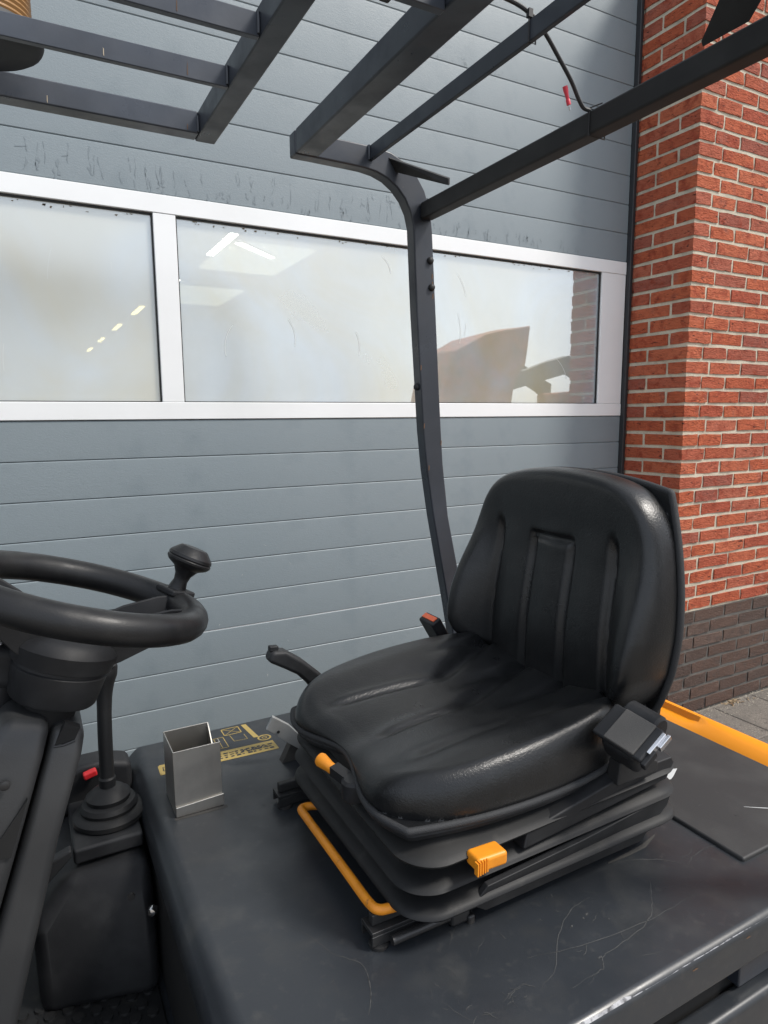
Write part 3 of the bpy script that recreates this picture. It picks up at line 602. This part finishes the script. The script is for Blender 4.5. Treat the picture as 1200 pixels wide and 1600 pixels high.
mk('bezel', lathe([(.0215, 0), (.0215, .003), (.015, .004)], (.0985, 1.2395, .9685), (.25,-.25,.93), 18), 'plastic', lv)
mk('switch_panel', prism([(-.035, .655), (.1395, .655), (.1395, .738), (.09, .752), (.05, .752), (.0, .735), (-.028, .70)], 'y', 1.30, 1.36), 'plastic', con, bevel=.012, seg=3)
mk('red_switch', obox((.064, 1.288, .740), ((1,0,.25),(0,1,0),(-.25,0,1)), (.012, .008, .006)), 'red', con, bevel=.003)
mk('pedal_bracket', prism([(-.10, .60), (-.02, .675), (.02, .69), (.02, .675), (-.04, .62), (-.075, .56)], 'y', 1.14, 1.16), 'plastic', con, bevel=.004)
mk('bolt', lathe([(.0085, 0), (.0085, .004), (.006, .010), (.002, .011)], (.131, 1.052, .600), (-.5,-1,.1), 10), 'chrome', con)
mk('bolt', lathe([(.006, 0), (.006, .004)], (.100, 1.064, .628), (-.2,-1,.1), 10), 'darksteel', con)

# --- marks on the hood: dust, scratches, chips, load chart print
def Hs(pts, w, m='scratch', z=HZ+.0004, sp=6, nm='scratch'):
    P = [(p[0]+random.gauss(0, .0006), p[1]+random.gauss(0, .0006)) for p in spline([(a, b_, 0) for a, b_ in pts], sp)]; return mk(nm, ribbon_xy(P, w*.62, z), m, hood)
Hs([(.512, .575), (.60, .555), (.70, .545), (.80, .548)], .0016)
Hs([(.53, .515), (.575, .517), (.585, .518), (.60, .531), (.64, .535), (.70, .545), (.735, .57), (.765, .60), (.79, .63)], .0018)
Hs([(.50, .535), (.53, .545), (.575, .585), (.62, .61), (.66, .615)], .0016)
Hs([(.74, .655), (.80, .632), (.83, .61), (.838, .59)], .0018); Hs([(.838, .59), (.86, .60), (.90, .605), (.935, .60)], .0014)
Hs([(.30, .60), (.318, .63), (.325, .66)], .0016); Hs([(.24, .83), (.285, .74), (.30, .70), (.325, .665), (.31, .61)], .0012)
rs = random.Random(21)
for k in range(46):
    x = rs.uniform(.22, 1.15); y = rs.uniform(.50, .66) if x > .42 else rs.uniform(.5, 1.2)
    if k < 16: x, y = rs.gauss(.42, .035), rs.gauss(.545, .02)
    t = rs.uniform(0, 3.14); L = rs.uniform(.004, .022); zz = HZ+.0005
    if x > .918 and y > .55: zz = HZ+.007
    Hs([(x, y), (x+L*.5*math.cos(t), y+L*.5*math.sin(t)+rs.uniform(-.002, .002)), (x+L*math.cos(t), y+L*math.sin(t))], rs.uniform(.0006, .0016), z=zz, sp=2)
for k in range(150):                                   # fine scuffs of mixed width
    x = rs.uniform(.2, 1.2); y = rs.uniform(.49, .645) if x > .36 else rs.uniform(.5, 1.3); zz = HZ+.0003
    if x > .916 and y > .55: y = rs.uniform(.49, .548)
    if k % 3 == 0 and k > 40: x, y, zz = rs.uniform(.93, 1.2), rs.uniform(.57, .9), HZ+.0069
    t = rs.choice((rs.gauss(.3, .3), rs.gauss(2.2, .5), rs.uniform(0, 3.14))); L = rs.choice((rs.uniform(.002, .008), rs.uniform(.01, .05))); w_ = rs.choice((.0005, .0007, .001, .0022)) if L < .01 else rs.uniform(.0003, .0007)
    Hs([(x, y), (x+L*.5*math.cos(t), y+L*.5*math.sin(t)+rs.uniform(-.1, .1)*L), (x+L*math.cos(t), y+L*math.sin(t))], w_/.62, z=zz, sp=3)
mk('scratch', ribbon_xy([(1.05, .64), (1.075, .622), (1.10, .606)], .003, HZ+.0070), 'chip', cov)
mk('paint_chip', flat([(1.000, .770), (1.006, .779), (1.010, .776), (1.020, .784), (1.033, .788), (1.058, .780), (1.046, .774), (1.028, .765), (1.015, .760), (1.006, .763)], HZ+.0072), 'chip', cov)
mk('dust_line', ribbon_xy([(.74, .655), (.78, .655), (.82, .657), (.86, .668)], .008, HZ+.0003), 'dust', hood)
mk('dust_line', ribbon_xy([(.180, 1.094), (.225, 1.0915), (.27, 1.091)], .009, HZ+.0003, False), 'dust', hood)
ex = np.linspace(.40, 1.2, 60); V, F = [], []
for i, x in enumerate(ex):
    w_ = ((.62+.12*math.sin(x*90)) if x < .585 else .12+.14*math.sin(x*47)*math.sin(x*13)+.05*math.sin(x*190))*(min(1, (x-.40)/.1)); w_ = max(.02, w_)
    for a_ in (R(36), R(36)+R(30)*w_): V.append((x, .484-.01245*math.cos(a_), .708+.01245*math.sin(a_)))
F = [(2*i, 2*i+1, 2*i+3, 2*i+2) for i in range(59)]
mk('worn_edge_highlight', (V, F), 'worn_glint', hood)  # worn edge strip that also carries the bevel's painted sky highlight
for k in range(6):
    x = rs.uniform(.55, 1.1); L = rs.uniform(.004, .012); mk('rust_chip', ([(x, .4717, .7055), (x+L*.6, .4717, .7062), (x+L, .4717, .7050), (x+L*.8, .4717, .7036), (x+L*.2, .4717, .7040)], [(0,1,2,3,4)]), 'rust', hood)
# load chart
ch = mk('load_chart', join(ribbon_xy([(.185, 1.255), (.42, 1.245)], .004, HZ+.0004, False), ribbon_xy([(.188, 1.292), (.42, 1.282)], .0025, HZ+.0004, False), ribbon_xy([(.187, 1.29), (.186, 1.255)], .003, HZ+.0004, False), ribbon_xy([(.418, 1.284), (.419, 1.245)], .003, HZ+.0004, False),
        flat([(.186, 1.256), (.419, 1.2455), (.4185, 1.283), (.188, 1.2915)], HZ+.0005)), 'gold', hood, label='gold printed load chart on the hood')
V = []
rs = random.Random(5)
for k in range(17):
    x = .220+.0115*k; yo_ = -.0105*k/17
    for r_ in range(3): V.append(ribbon_xy([(x, 1.263+.0085*r_+yo_), (x+rs.uniform(.005, .010), 1.263+.0085*r_+yo_)], rs.uniform(.0025, .0062), HZ+.0009, False))
V.append(ribbon_xy([(.193, 1.266), (.207, 1.2655), (.2075, 1.280), (.1935, 1.2805), (.193, 1.266)], .002, HZ+.0009, False))
for k in range(3): V.append(ribbon_xy([(.345+.02*k, 1.262), (.356+.02*k, 1.272), (.362+.02*k, 1.260)], .004, HZ+.0010, False))
mk('chart_print', join(*V), 'hood', ch)
def sq(x0, x1, y0, y1, w): return join(ribbon_xy([(x0,y0),(x1,y0)], w, HZ+.0004, False), ribbon_xy([(x1,y0),(x1,y1)], w, HZ+.0004, False), ribbon_xy([(x1,y1),(x0,y1)], w, HZ+.0004, False), ribbon_xy([(x0,y1),(x0,y0)], w, HZ+.0004, False))
rows = [ribbon_xy([(.262+.008*k, 1.302), (.262+.008*k, 1.345)], .0013, HZ+.0004, False) for k in range(8)]
mk('chart_diagram', join(sq(.335, .372, 1.352, 1.382, .0022), ribbon_xy([(.335,1.352),(.372,1.382)], .0014, HZ+.0004, False), ribbon_xy([(.372,1.352),(.335,1.382)], .0014, HZ+.0004, False),
   flat([(.380, 1.385), (.391, 1.384), (.399, 1.312), (.388, 1.313)], HZ+.0004), sq(.255, .33, 1.300, 1.348, .0016), ribbon_xy([(.345,1.348),(.347,1.318),(.375,1.316),(.374,1.340)], .0014, HZ+.0004, False), *rows,
   ribbon_xy([(.408+.013*math.cos(k*.35), 1.303+.011*math.sin(k*.35)) for k in range(19)], .004, HZ+.0004, False), ribbon_xy([(.408+.005*math.cos(k*.7), 1.303+.004*math.sin(k*.7)) for k in range(10)], .002, HZ+.0004, False)), 'gold', ch)

# --- parking brake and steel plate beside the seat
hb = mk('parking_brake', prism([(.381, .936), (.390, .956), (.418, .952), (.455, .925), (.492, .890), (.545, .82), (.565, .722), (.535, .722), (.512, .80), (.463, .874), (.440, .899), (.414, .916)], 'y', 1.172, 1.206), 'plastic', fk, bevel=.008, seg=3)
mk('release_button', obox((.396, 1.188, .958), ((.95,0,-.1),(0,1,0),(.1,0,.95)), (.009, .007, .005)), 'plastic', hb, bevel=.002)
bp2 = mk('steel_strip', ([(.372, 1.175, .802), (.385, 1.172, .826), (.418, 1.172, .801), (.430, 1.172, .786), (.475, 1.172, .742), (.466, 1.176, .722), (.412, 1.176, .766), (.400, 1.176, .778)]+[(.374, 1.183, .802), (.387, 1.180, .827), (.419, 1.180, .802), (.432, 1.180, .787), (.477, 1.180, .743), (.468, 1.184, .723), (.414, 1.184, .767), (.402, 1.184, .779)],
          [(0,1,2,7),(7,2,3,6),(6,3,4,5),(15,10,9,8),(14,11,10,15),(13,12,11,14),(0,8,9,1),(1,9,10,2),(2,10,11,3),(3,11,12,4),(4,12,13,5),(5,13,14,6),(6,14,15,7),(7,15,8,0)]), 'galv', fk, bevel=.001, label='bare grey steel strip sticking up beside the seat')
mk('foot', prism([(.405, HZ), (.47, HZ), (.455, .757), (.425, .757)], 'y', 1.182, 1.20), 'dust', bp2)
mk('screw_hole', lathe([(.0032, 0), (.0032, .0006)], (.396, 1.1735, .792), (0,-1,0), 10), 'deep', bp2)

# ================================================================== seat
YC = .868
def sstep(a, b, x):
    t = np.clip((x-a)/(b-a), 0, 1); return t*t*(3-2*t)
NU, NV = 132, 124
def espace(n, p=.6):
    a = np.linspace(-1, 1, n); return np.sign(a)*(1-(1-np.abs(a))**(1/p*.82)) if False else np.sin(a*np.pi/2)*.62+a*.38
def grid_faces(nu, nv): return [(j*nu+i, j*nu+i+1, (j+1)*nu+i+1, (j+1)*nu+i) for j in range(nv-1) for i in range(nu-1)]
def squircle(u, v, k=.72): return u*np.sqrt(1-k*v*v/2), v*np.sqrt(1-k*u*u/2)
_k = .72; _nrm = 1.0
seat = mk('seat', bx(.40, .80, .68, 1.055, .850, .884), 'plastic', fk, bevel=.01, label='black vinyl operator seat on bellows suspension')
# cushion --------------------------------------------------------------
u, v = np.meshgrid(espace(NU), espace(NV))          # u across (-1 near .. 1 far), v -1 front .. 1 rear
pu, pv = squircle(u, v, .48)
e = 1-(np.abs(u)**7+np.abs(v)**7)**(1/7); e = np.clip(e, 0, 1)
s = (pv+1)/2
def plan(pu, pv, s):
    y = pu*(.232-.006*s)
    x = .366+s*.456
    x = x+.034*np.exp(-(y/.085)**2)*(1-s)**2.2-.010*np.exp(-((np.abs(y)-.15)/.06)**2)*(1-s)**3
    return x, y
cx_, cy_ = plan(pu, pv, s)
zp = .884+.004*s+.012*np.exp(-(cy_/.09)**2)*(1-s)**2     # piping height
g_ = lambda x, w: np.exp(-(x/w)**2)
top = .936+.014*s
top = top+.024*sstep(.090, .180, np.abs(cy_))*(.6+.4*s)-.020*g_(cy_, .10)*g_(s-.62, .32)
top = top-.012*g_(cy_, .055)*(1-s)**1.5-.022*(1-s)**3.2
fl = sstep(.52, .98, s)
for yy in (.052, .152): top = top-.013*fl*(g_(cy_-yy, .013)+g_(cy_+yy, .013))
top = top+.006*fl*(g_(cy_, .03)+g_(cy_-.10, .03)+g_(cy_+.10, .03))
# long folds in the vinyl
def fold(x0, y0, x1, y1, w, d):
    L = math.hypot(x1-x0, y1-y0); tx, ty = (x1-x0)/L, (y1-y0)/L
    a = ((cx_-x0)*tx+(cy_+YC-y0)*ty)/L; b = -(cx_-x0)*ty+(cy_+YC-y0)*tx
    return -d*np.exp(-(b/w)**2)*sstep(-.1, .18, a)*sstep(1.12, .75, a) + .45*d*np.exp(-((b-2.0*w)/w/1.3)**2)*sstep(-.1, .2, a)*sstep(1.1, .7, a)
top = top+fold(.425, .965, .62, .955, .0060, .0048)+fold(.62, .955, .80, 1.02, .013, .008)+fold(.45, .845, .60, .865, .007, .005)+fold(.60, .865, .80, .92, .012, .007)+fold(.44, .735, .62, .745, .012, .004)
h = 1-(1-np.clip(e/(.105+.05*(1-s)**2), 0, 1))**2.4
z = zp+(top-zp)*h
bul = (.009+.008*(1-s)**2)*np.sin(np.clip(e/.17, 0, 1)**.7*np.pi)*np.clip(1-e*2, 0, 1)
x = cx_+bul*np.sign(pv)*np.abs(pv)**3*.8; y = YC+cy_+bul*np.sign(pu)*np.abs(pu)**3
Vt = np.stack([x, y, z], -1).reshape(-1, 3).tolist(); Ft = grid_faces(NU, NV)
bd = [j for j in range(NU)]+[j*NU+NU-1 for j in range(1, NV)]+[(NV-1)*NU+j for j in range(NU-2, -1, -1)]+[j*NU for j in range(NV-2, 0, -1)]
k0 = len(Vt); Vt += [(Vt[b_][0]*.97+.6*.03, Vt[b_][1]*.97+YC*.03, Vt[b_][2]-.012) for b_ in bd]
m_ = len(bd); Ft += [(bd[i], bd[(i+1) % m_], k0+(i+1) % m_, k0+i) for i in range(m_)]; Ft.append(tuple(k0+i for i in range(m_)))
mk('cushion', (Vt, Ft), 'leather', seat, smooth=60)
pp = [Vector(Vt[b_])+Vector((0, 0, -.004)) for b_ in bd][::3]
pp = [(p+(p-Vector((.6, YC, p.z))).normalized()*.001) for p in pp]
mk('cushion_piping', tube(pp, .0052, 10, True), 'piping', seat)
pq = [p+Vector((0, 0, -.010))-(p-Vector((.6, YC, p.z))).normalized()*.012 for p in pp]
mk('seat_pan', tube(pq, .009, 8, True), 'plastic', seat)
for k in range(0):      # puckers in the vinyl at the near front corner
    x = .405+.013*k+random.uniform(-.003, .003); mk('pucker', tube(spline([(x, .6545-.0015*math.sin(k), .884), (x-.002, .6495, .889), (x-.001, .650, .894)], 4), .0022, 6), 'leather', seat)
# backrest --------------------------------------------------------------
NU, NV = 140, 132
u, v = np.meshgrid(espace(NU), espace(NV))          # v -1 bottom .. 1 top
pu, pv = squircle(u, v, .40)
e = np.clip(1-(np.abs(u)**7+np.abs(v)**7)**(1/7), 0, 1)
t = (pv+1)/2
HB, TB = .905, 1.300
hw = np.interp(t, [0, .12, .25, .4, .55, .7, .85, 1.0], [.212, .224, .230, .230, .226, .221, .216, .211])
yy_ = pu*hw; zz_ = HB+(TB-HB)*t
tr = (zz_-HB)/(TB-HB)
xb = .846+.026*tr
ay = np.abs(yy_)
yA = .152-.016*tr; yB = .050-.004*tr
wamp = .068*sstep(1.05, .10, tr)*(.40+.60*sstep(1.0, .45, tr))
wing = sstep(-.004, .060, ay-yA)
D = .046+.014*sstep(.0, .5, .5-np.abs(tr-.30))+wamp*wing*np.where(yy_ < 0, .62, 1.0)+.012*sstep(.60, .95, tr)
gA = g_(ay-yA, .0075)*sstep(.80, .70, tr); gB = g_(ay-yB, .0068)*sstep(.725, .690, tr)
gT = np.exp(-((tr-.712)/.018)**2)*sstep(.058, .048, ay)
D = D-.0105*np.maximum(np.maximum(gA, gB), gT*.9)+.0045*(g_(ay-.100, .034)+g_(yy_, .028))*sstep(.82, .66, tr)
q_ = np.clip(e/.15, 0, 1)
h = (1-(1-q_)**4.4)
X = xb-D*h-.004
bu = .011*np.sin(q_**.6*np.pi)
yo = yy_+bu*np.clip(pu, -1, 1)*np.abs(pu)**2; zo = zz_+np.where(pv > 0, .017*np.sin(np.clip(e/.24, 0, 1)**.5*np.pi)*pv*np.abs(pv)**3, 0)
YB = YC+.006
Vb = np.stack([X, YB+yo, zo], -1).reshape(-1, 3).tolist(); Fb = grid_faces(NU, NV)
bd = [j for j in range(NU)]+[j*NU+NU-1 for j in range(1, NV)]+[(NV-1)*NU+j for j in range(NU-2, -1, -1)]+[j*NU for j in range(NV-2, 0, -1)]
m_ = len(bd); k0 = len(Vb); Vb += [(Vb[b_][0]+.006, Vb[b_][1], Vb[b_][2]) for b_ in bd]
Fb += [(bd[i], bd[(i+1) % m_], k0+(i+1) % m_, k0+i) for i in range(m_)]; Fb.append(tuple(k0+i for i in range(m_)))
mk('backrest', (Vb, Fb), 'leather', seat, smooth=60)
pp = [Vector(Vb[b_])+Vector((.006, 0, 0)) for b_ in bd][::3]
cc = Vector((0, YC, 1.10)); pp2 = []
for p in pp:
    d = Vector((0, p.y-cc.y, p.z-cc.z)).normalized(); pp2.append(p+d*.0015)
mk('backrest_piping', tube(pp2, .0062, 10, True), 'piping', seat)
ring = [(p.x+.012, YC+(p.y-YC)*.955, 1.10+(p.z-1.10)*.955) for p in pp]; ring2 = [(p.x+.045, YC+(p.y-YC)*.86, 1.10+(p.z-1.10)*.90) for p in pp]
m_ = len(ring); mk('backrest_shell', (ring+ring2, [(i, (i+1) % m_, m_+(i+1) % m_, m_+i) for i in range(m_)]+[tuple(range(m_, 2*m_)), tuple(range(m_))]), 'plastic', seat, smooth=50)
for yy in (.685, 1.03): mk('backrest_bracket', prism([(.80, .85), (.87, .85), (.912, 1.12), (.885, 1.12), (.84, .93), (.80, .90)], 'y', yy, yy+.016), 'guardm', seat, bevel=.003)
# seat-belt retractor and buckle
Ax = Vector((.12, -.95, -.16)).normalized(); Az = Vector((-.52, -.16, .82)).normalized(); Ay = Az.cross(Ax).normalized(); Az = Ax.cross(Ay).normalized()
rc = Vector((.712, .606, .962))                       # Ax towards the camera side, Ay rearwards and up, Az out of the webbing
ret = mk('belt_retractor', obox(rc-Az*.026-Ay*.006, (Ax, Ay, Az), (.030, .024, .020)), 'plastic', seat, bevel=.010, seg=3)
mk('retractor_cover', lathe([(.018, -.030), (.022, -.026), (.022, .020), (.018, .024)], rc+Ay*.034-Az*.021, Ax, 26), 'plastic', ret, smooth=35)
mk('webbing_guide', obox(rc-Az*.001, (Ax, Ay, Az), (.040, .029, .0045)), 'plastic', ret, bevel=.004, seg=3)
mk('belt_webbing', obox(rc+Az*.0048+Ax*.004, (Ax, Ay, Az), (.024, .0275, .0022)), 'webbing', ret, bevel=.0018)
mk('belt_tongue', obox(rc+Ax*.041+Ay*.006-Az*.001, (Ax, Ay, Az), (.0028, .019, .0055)), 'chrome', ret, bevel=.0012)
mk('belt_tongue', obox(rc+Ax*.046+Ay*.016-Az*.004, (Ax, Ay, Az), (.0026, .012, .0050)), 'chrome', ret, bevel=.0012)
mk('tongue_grip', obox(rc+Ax*.043-Ay*.016-Az*.006, (Ax, Ay, Az), (.004, .014, .006)), 'plastic', ret, bevel=.002)
mk('retractor_bracket', prism([(.715, .870), (.80, .870), (.80, .888), (.775, .90), (.72, .905)], 'y', .622, .645), 'guardm', ret, bevel=.003)
bd_ = Vector((-.52, -.05, .85)).normalized(); bs = Vector((0, 1, 0)); bn = bd_.cross(bs).normalized()
bk = mk('belt_buckle', obox(Vector((.735, 1.125, .948)), (bn, bs, bd_), (.0125, .027, .046)), 'plastic', seat, bevel=.005, seg=3)
mk('release_button', obox(Vector((.735, 1.125, .948))+bd_*.0455-bn*.002, (bn, bs, bd_), (.006, .022, .0025)), 'orred', bk, bevel=.001)
mk('buckle_stalk', tube([(.755, 1.125, .91), (.775, 1.12, .84), (.78, 1.11, .77)], .007, 8), 'guardm', bk)

# --- suspension: bellows, rails, handles
def rrect(x0, x1, y0, y1, r, z, n=7):
    P = []
    for cx, cy, a0 in ((x1-r, y1-r, 0), (x0+r, y1-r, 90), (x0+r, y0+r, 180), (x1-r, y0+r, 270)):
        for k in range(n+1):
            a = R(a0+90*k/n); P.append((cx+r*math.cos(a), cy+r*math.sin(a), z))
    return P
lay = [(.870, .030, .0), (.858, .012, 0), (.8505, .0, .01), (.845, -.004, .012), (.839, .001, .01), (.829, .019, 0), (.822, .014, 0), (.815, -.001, .01), (.810, -.006, .01), (.804, -.002, .008), (.794, .016, 0), (.786, .010, 0), (.779, -.004, .008), (.773, -.009, .010), (.767, -.004, .01), (.758, .010, 0), (.738, .012, 0)]
la = np.array(lay); ti = np.linspace(0, len(lay)-1, len(lay)*2+1)
lay = [tuple(np.interp(t_i, range(len(la)), la[:, c]) for c in range(3)) for t_i in ti]
V, F = [], []
for li, (z, ins, nb) in enumerate(lay):
    pts = rrect(.382+ins, .880-ins, .648+ins-nb*1.2, 1.066-ins, .055, z, 10)
    k_ = max(0., (z-.755)/.115)*max(0., min(1., (.872-z)/.02))
    for x, y, zz in pts:
        a_ = math.atan2(y-.857, x-.63); nf = math.exp(-((x-.40)/.10)**2-((y-.67)/.12)**2)
        w_ = .0030*math.sin(3*a_+li*.33)+.0018*math.sin(7*a_+li*.21)+.0012*math.sin(13*a_+li*.5)
        V.append((x+.0016*math.sin(9*a_+li*.4)*k_, y+.0016*math.cos(8*a_+li*.3)*k_, zz+.010*((x-.376)/.5)*max(0, (zz-.76)/.1)+k_*(w_-.006*nf)))
n = len(pts)
for i in range(len(lay)-1): F += [(i*n+k, i*n+(k+1) % n, (i+1)*n+(k+1) % n, (i+1)*n+k) for k in range(n)]
F += [tuple(range(n)), tuple(range((len(lay)-1)*n, len(lay)*n))]
mk('bellows', (V, F), 'rubber', seat, smooth=50)
# side skirt plates with a pale top edge
mk('side_skirt', ([(.470, .633, .768), (.492, .631, .790), (.66, .630, .800), (.846, .632, .815), (.846, .637, .795), (.80, .646, .742), (.50, .645, .742)]+[(.470, .641, .768), (.492, .640, .792), (.66, .639, .802), (.846, .642, .817), (.846, .645, .795), (.80, .656, .742), (.50, .655, .742)],
    [tuple(range(7)), tuple(range(13, 6, -1))]+[(i, (i+1) % 7, 7+(i+1) % 7, 7+i) for i in range(7)]), 'plastic', seat, bevel=.0015)
mk('side_arm', ([(.56, .634, .842), (.74, .628, .880), (.845, .632, .876), (.86, .640, .862), (.84, .636, .840), (.55, .630, .822)]+[(.56, .662, .850), (.74, .665, .889), (.845, .665, .884), (.86, .66, .866), (.84, .66, .840), (.55, .66, .822)],
    [tuple(range(6)), tuple(range(11, 5, -1))]+[(i, (i+1) % 6, 6+(i+1) % 6, 6+i) for i in range(6)]), 'plastic', seat, bevel=.003)
for y, nm in ((.682, 'near'), (1.036, 'far')):
    y0 = y
    rl = mk('slide_rail', join(bx(.345, .86, y0-.004, y0+.028, .740, .746), bx(.345, .86, y0-.004, y0+.000, .726, .740), bx(.345, .86, y0+.024, y0+.028, .726, .740), bx(.352, .80, y0+.004, y0+.020, .728, .738)), 'darksteel', seat, bevel=.001)
    mk('mounting_foot', lathe([(.013, 0), (.013, .004), (.008, .005), (.008, .010)], (.358, y0+.004, HZ+.0004), (0,0,1), 16), 'darksteel', rl)
    mk('upper_rail', bx(.350, .84, y0+.006, y0+.018, .7465, .762), 'guardm', rl, bevel=.002)
mk('slide_tube', tube([(.368, .668, .735), (.455, .668, .735)], .0062, 10), 'darksteel', seat)
mk('rail_clamp', join(bx(.455, .486, .660, .684, .722, .752), bx(.480, .492, .656, .676, .716, .732)), 'darksteel', seat, bevel=.004)
mk('adjuster_bar', tube(spline([(.395, .950, .760), (.372, .958, .761), (.3575, .955, .762), (.355, .93, .764), (.354, .85, .767), (.354, .76, .768), (.3545, .706, .768), (.360, .690, .767), (.375, .686, .766), (.395, .684, .766)], 5), .0066, 12), 'orange', seat)
wk = mk('weight_adjuster', lathe([(.006, -.012), (.008, 0), (.0082, .012), (.011, .030), (.0095, .034)], (.372, .848, .878), (-.35, .9, .25), 16), 'orange', seat, label='small orange weight adjustment knob under the cushion')
mk('adjuster_housing', join(lathe([(.016, -.022), (.019, -.018), (.019, .004), (.015, .008)], (.381, .800, .880), (0,0,1), 18), obox((.374, .825, .882), ((-.35,.9,.2),(.9,.35,0),(0,0,1)), (.018, .009, .007))), 'plastic', wk)
gp = mk('grip_block', obox((.482, .622, .842), ((1,-.05,.0),(0,1,0),(0,0,1)), (.023, .014, .0098)), 'orange', seat, bevel=.005, seg=3, label='orange grip block on the near side of the seat')
mk('grip_rib', join(*[obox((.4565+.004*k, .6085+.0005*k, .842), ((1,-.05,0),(0,1,0),(0,0,1)), (.001, .0035, .0085)) for k in range(5)]), 'orange', gp)
mk('grip_stem', bx(.468, .496, .634, .668, .836, .846), 'guardm', gp)
mk('grip_pin', tube([(.476, .628, .829), (.476, .628, .815)], .003, 8), 'darksteel', gp)

# ------------------------------------------------------------------ steel box standing on the hood
b0x, b1x, b0y, b1y, bz, th = .183, .264, 1.099, 1.187, HZ+.0008, .0018
H1 = .118
boxe = empty('steel_box', ((b0x+b1x)/2, (b0y+b1y)/2, bz), 'open brushed steel box holder standing on the black hood', 'metal box')
mk('near_wall', bx(b0x, b1x, b0y, b0y+th, bz, bz+H1), 'steel', boxe, bevel=.0006)
mk('side_wall', bx(b0x, b0x+th, b0y+th, b1y-th, bz, bz+H1), 'steel', boxe, bevel=.0006)
mk('far_wall', bx(b0x, b1x, b1y-th, b1y, bz, bz+H1), 'steel', boxe, bevel=.0006)
pr = [(b0y+th, bz), (b0y+th, bz+H1), (b0y+.014, bz+H1), (b0y+.022, bz+H1-.012), (b0y+.030, bz+H1-.035), (b0y+.050, bz+H1-.035), (b1y-.022, bz+H1-.020), (b1y-.010, bz+H1-.006), (b1y-th, bz+H1), (b1y-th, bz)]
mk('notched_wall', prism(pr, 'x', b1x-th, b1x), 'steel', boxe)
mk('folded_base', prism([(b0x, bz), (b1x+.002, bz), (b1x+.002, bz+.022), (b0x, bz+.018)], 'y', b0y-.0035, b0y-.0003), 'steel', boxe, bevel=.0012)
mk('rivet', lathe([(.003, 0), (.0028, .0012), (.0012, .002)], (b1x, b0y+.01, bz+.055), (1,0,0), 10), 'steel', boxe)

# ------------------------------------------------------------------ keep the tree at thing > part > sub-part
def depth(o):
    d = 0
    while o.parent: o = o.parent; d += 1
    return d
for o in list(bpy.data.objects):
    while depth(o) > 2:
        p = o.parent; o.location = o.location + p.location; o.parent = p.parent
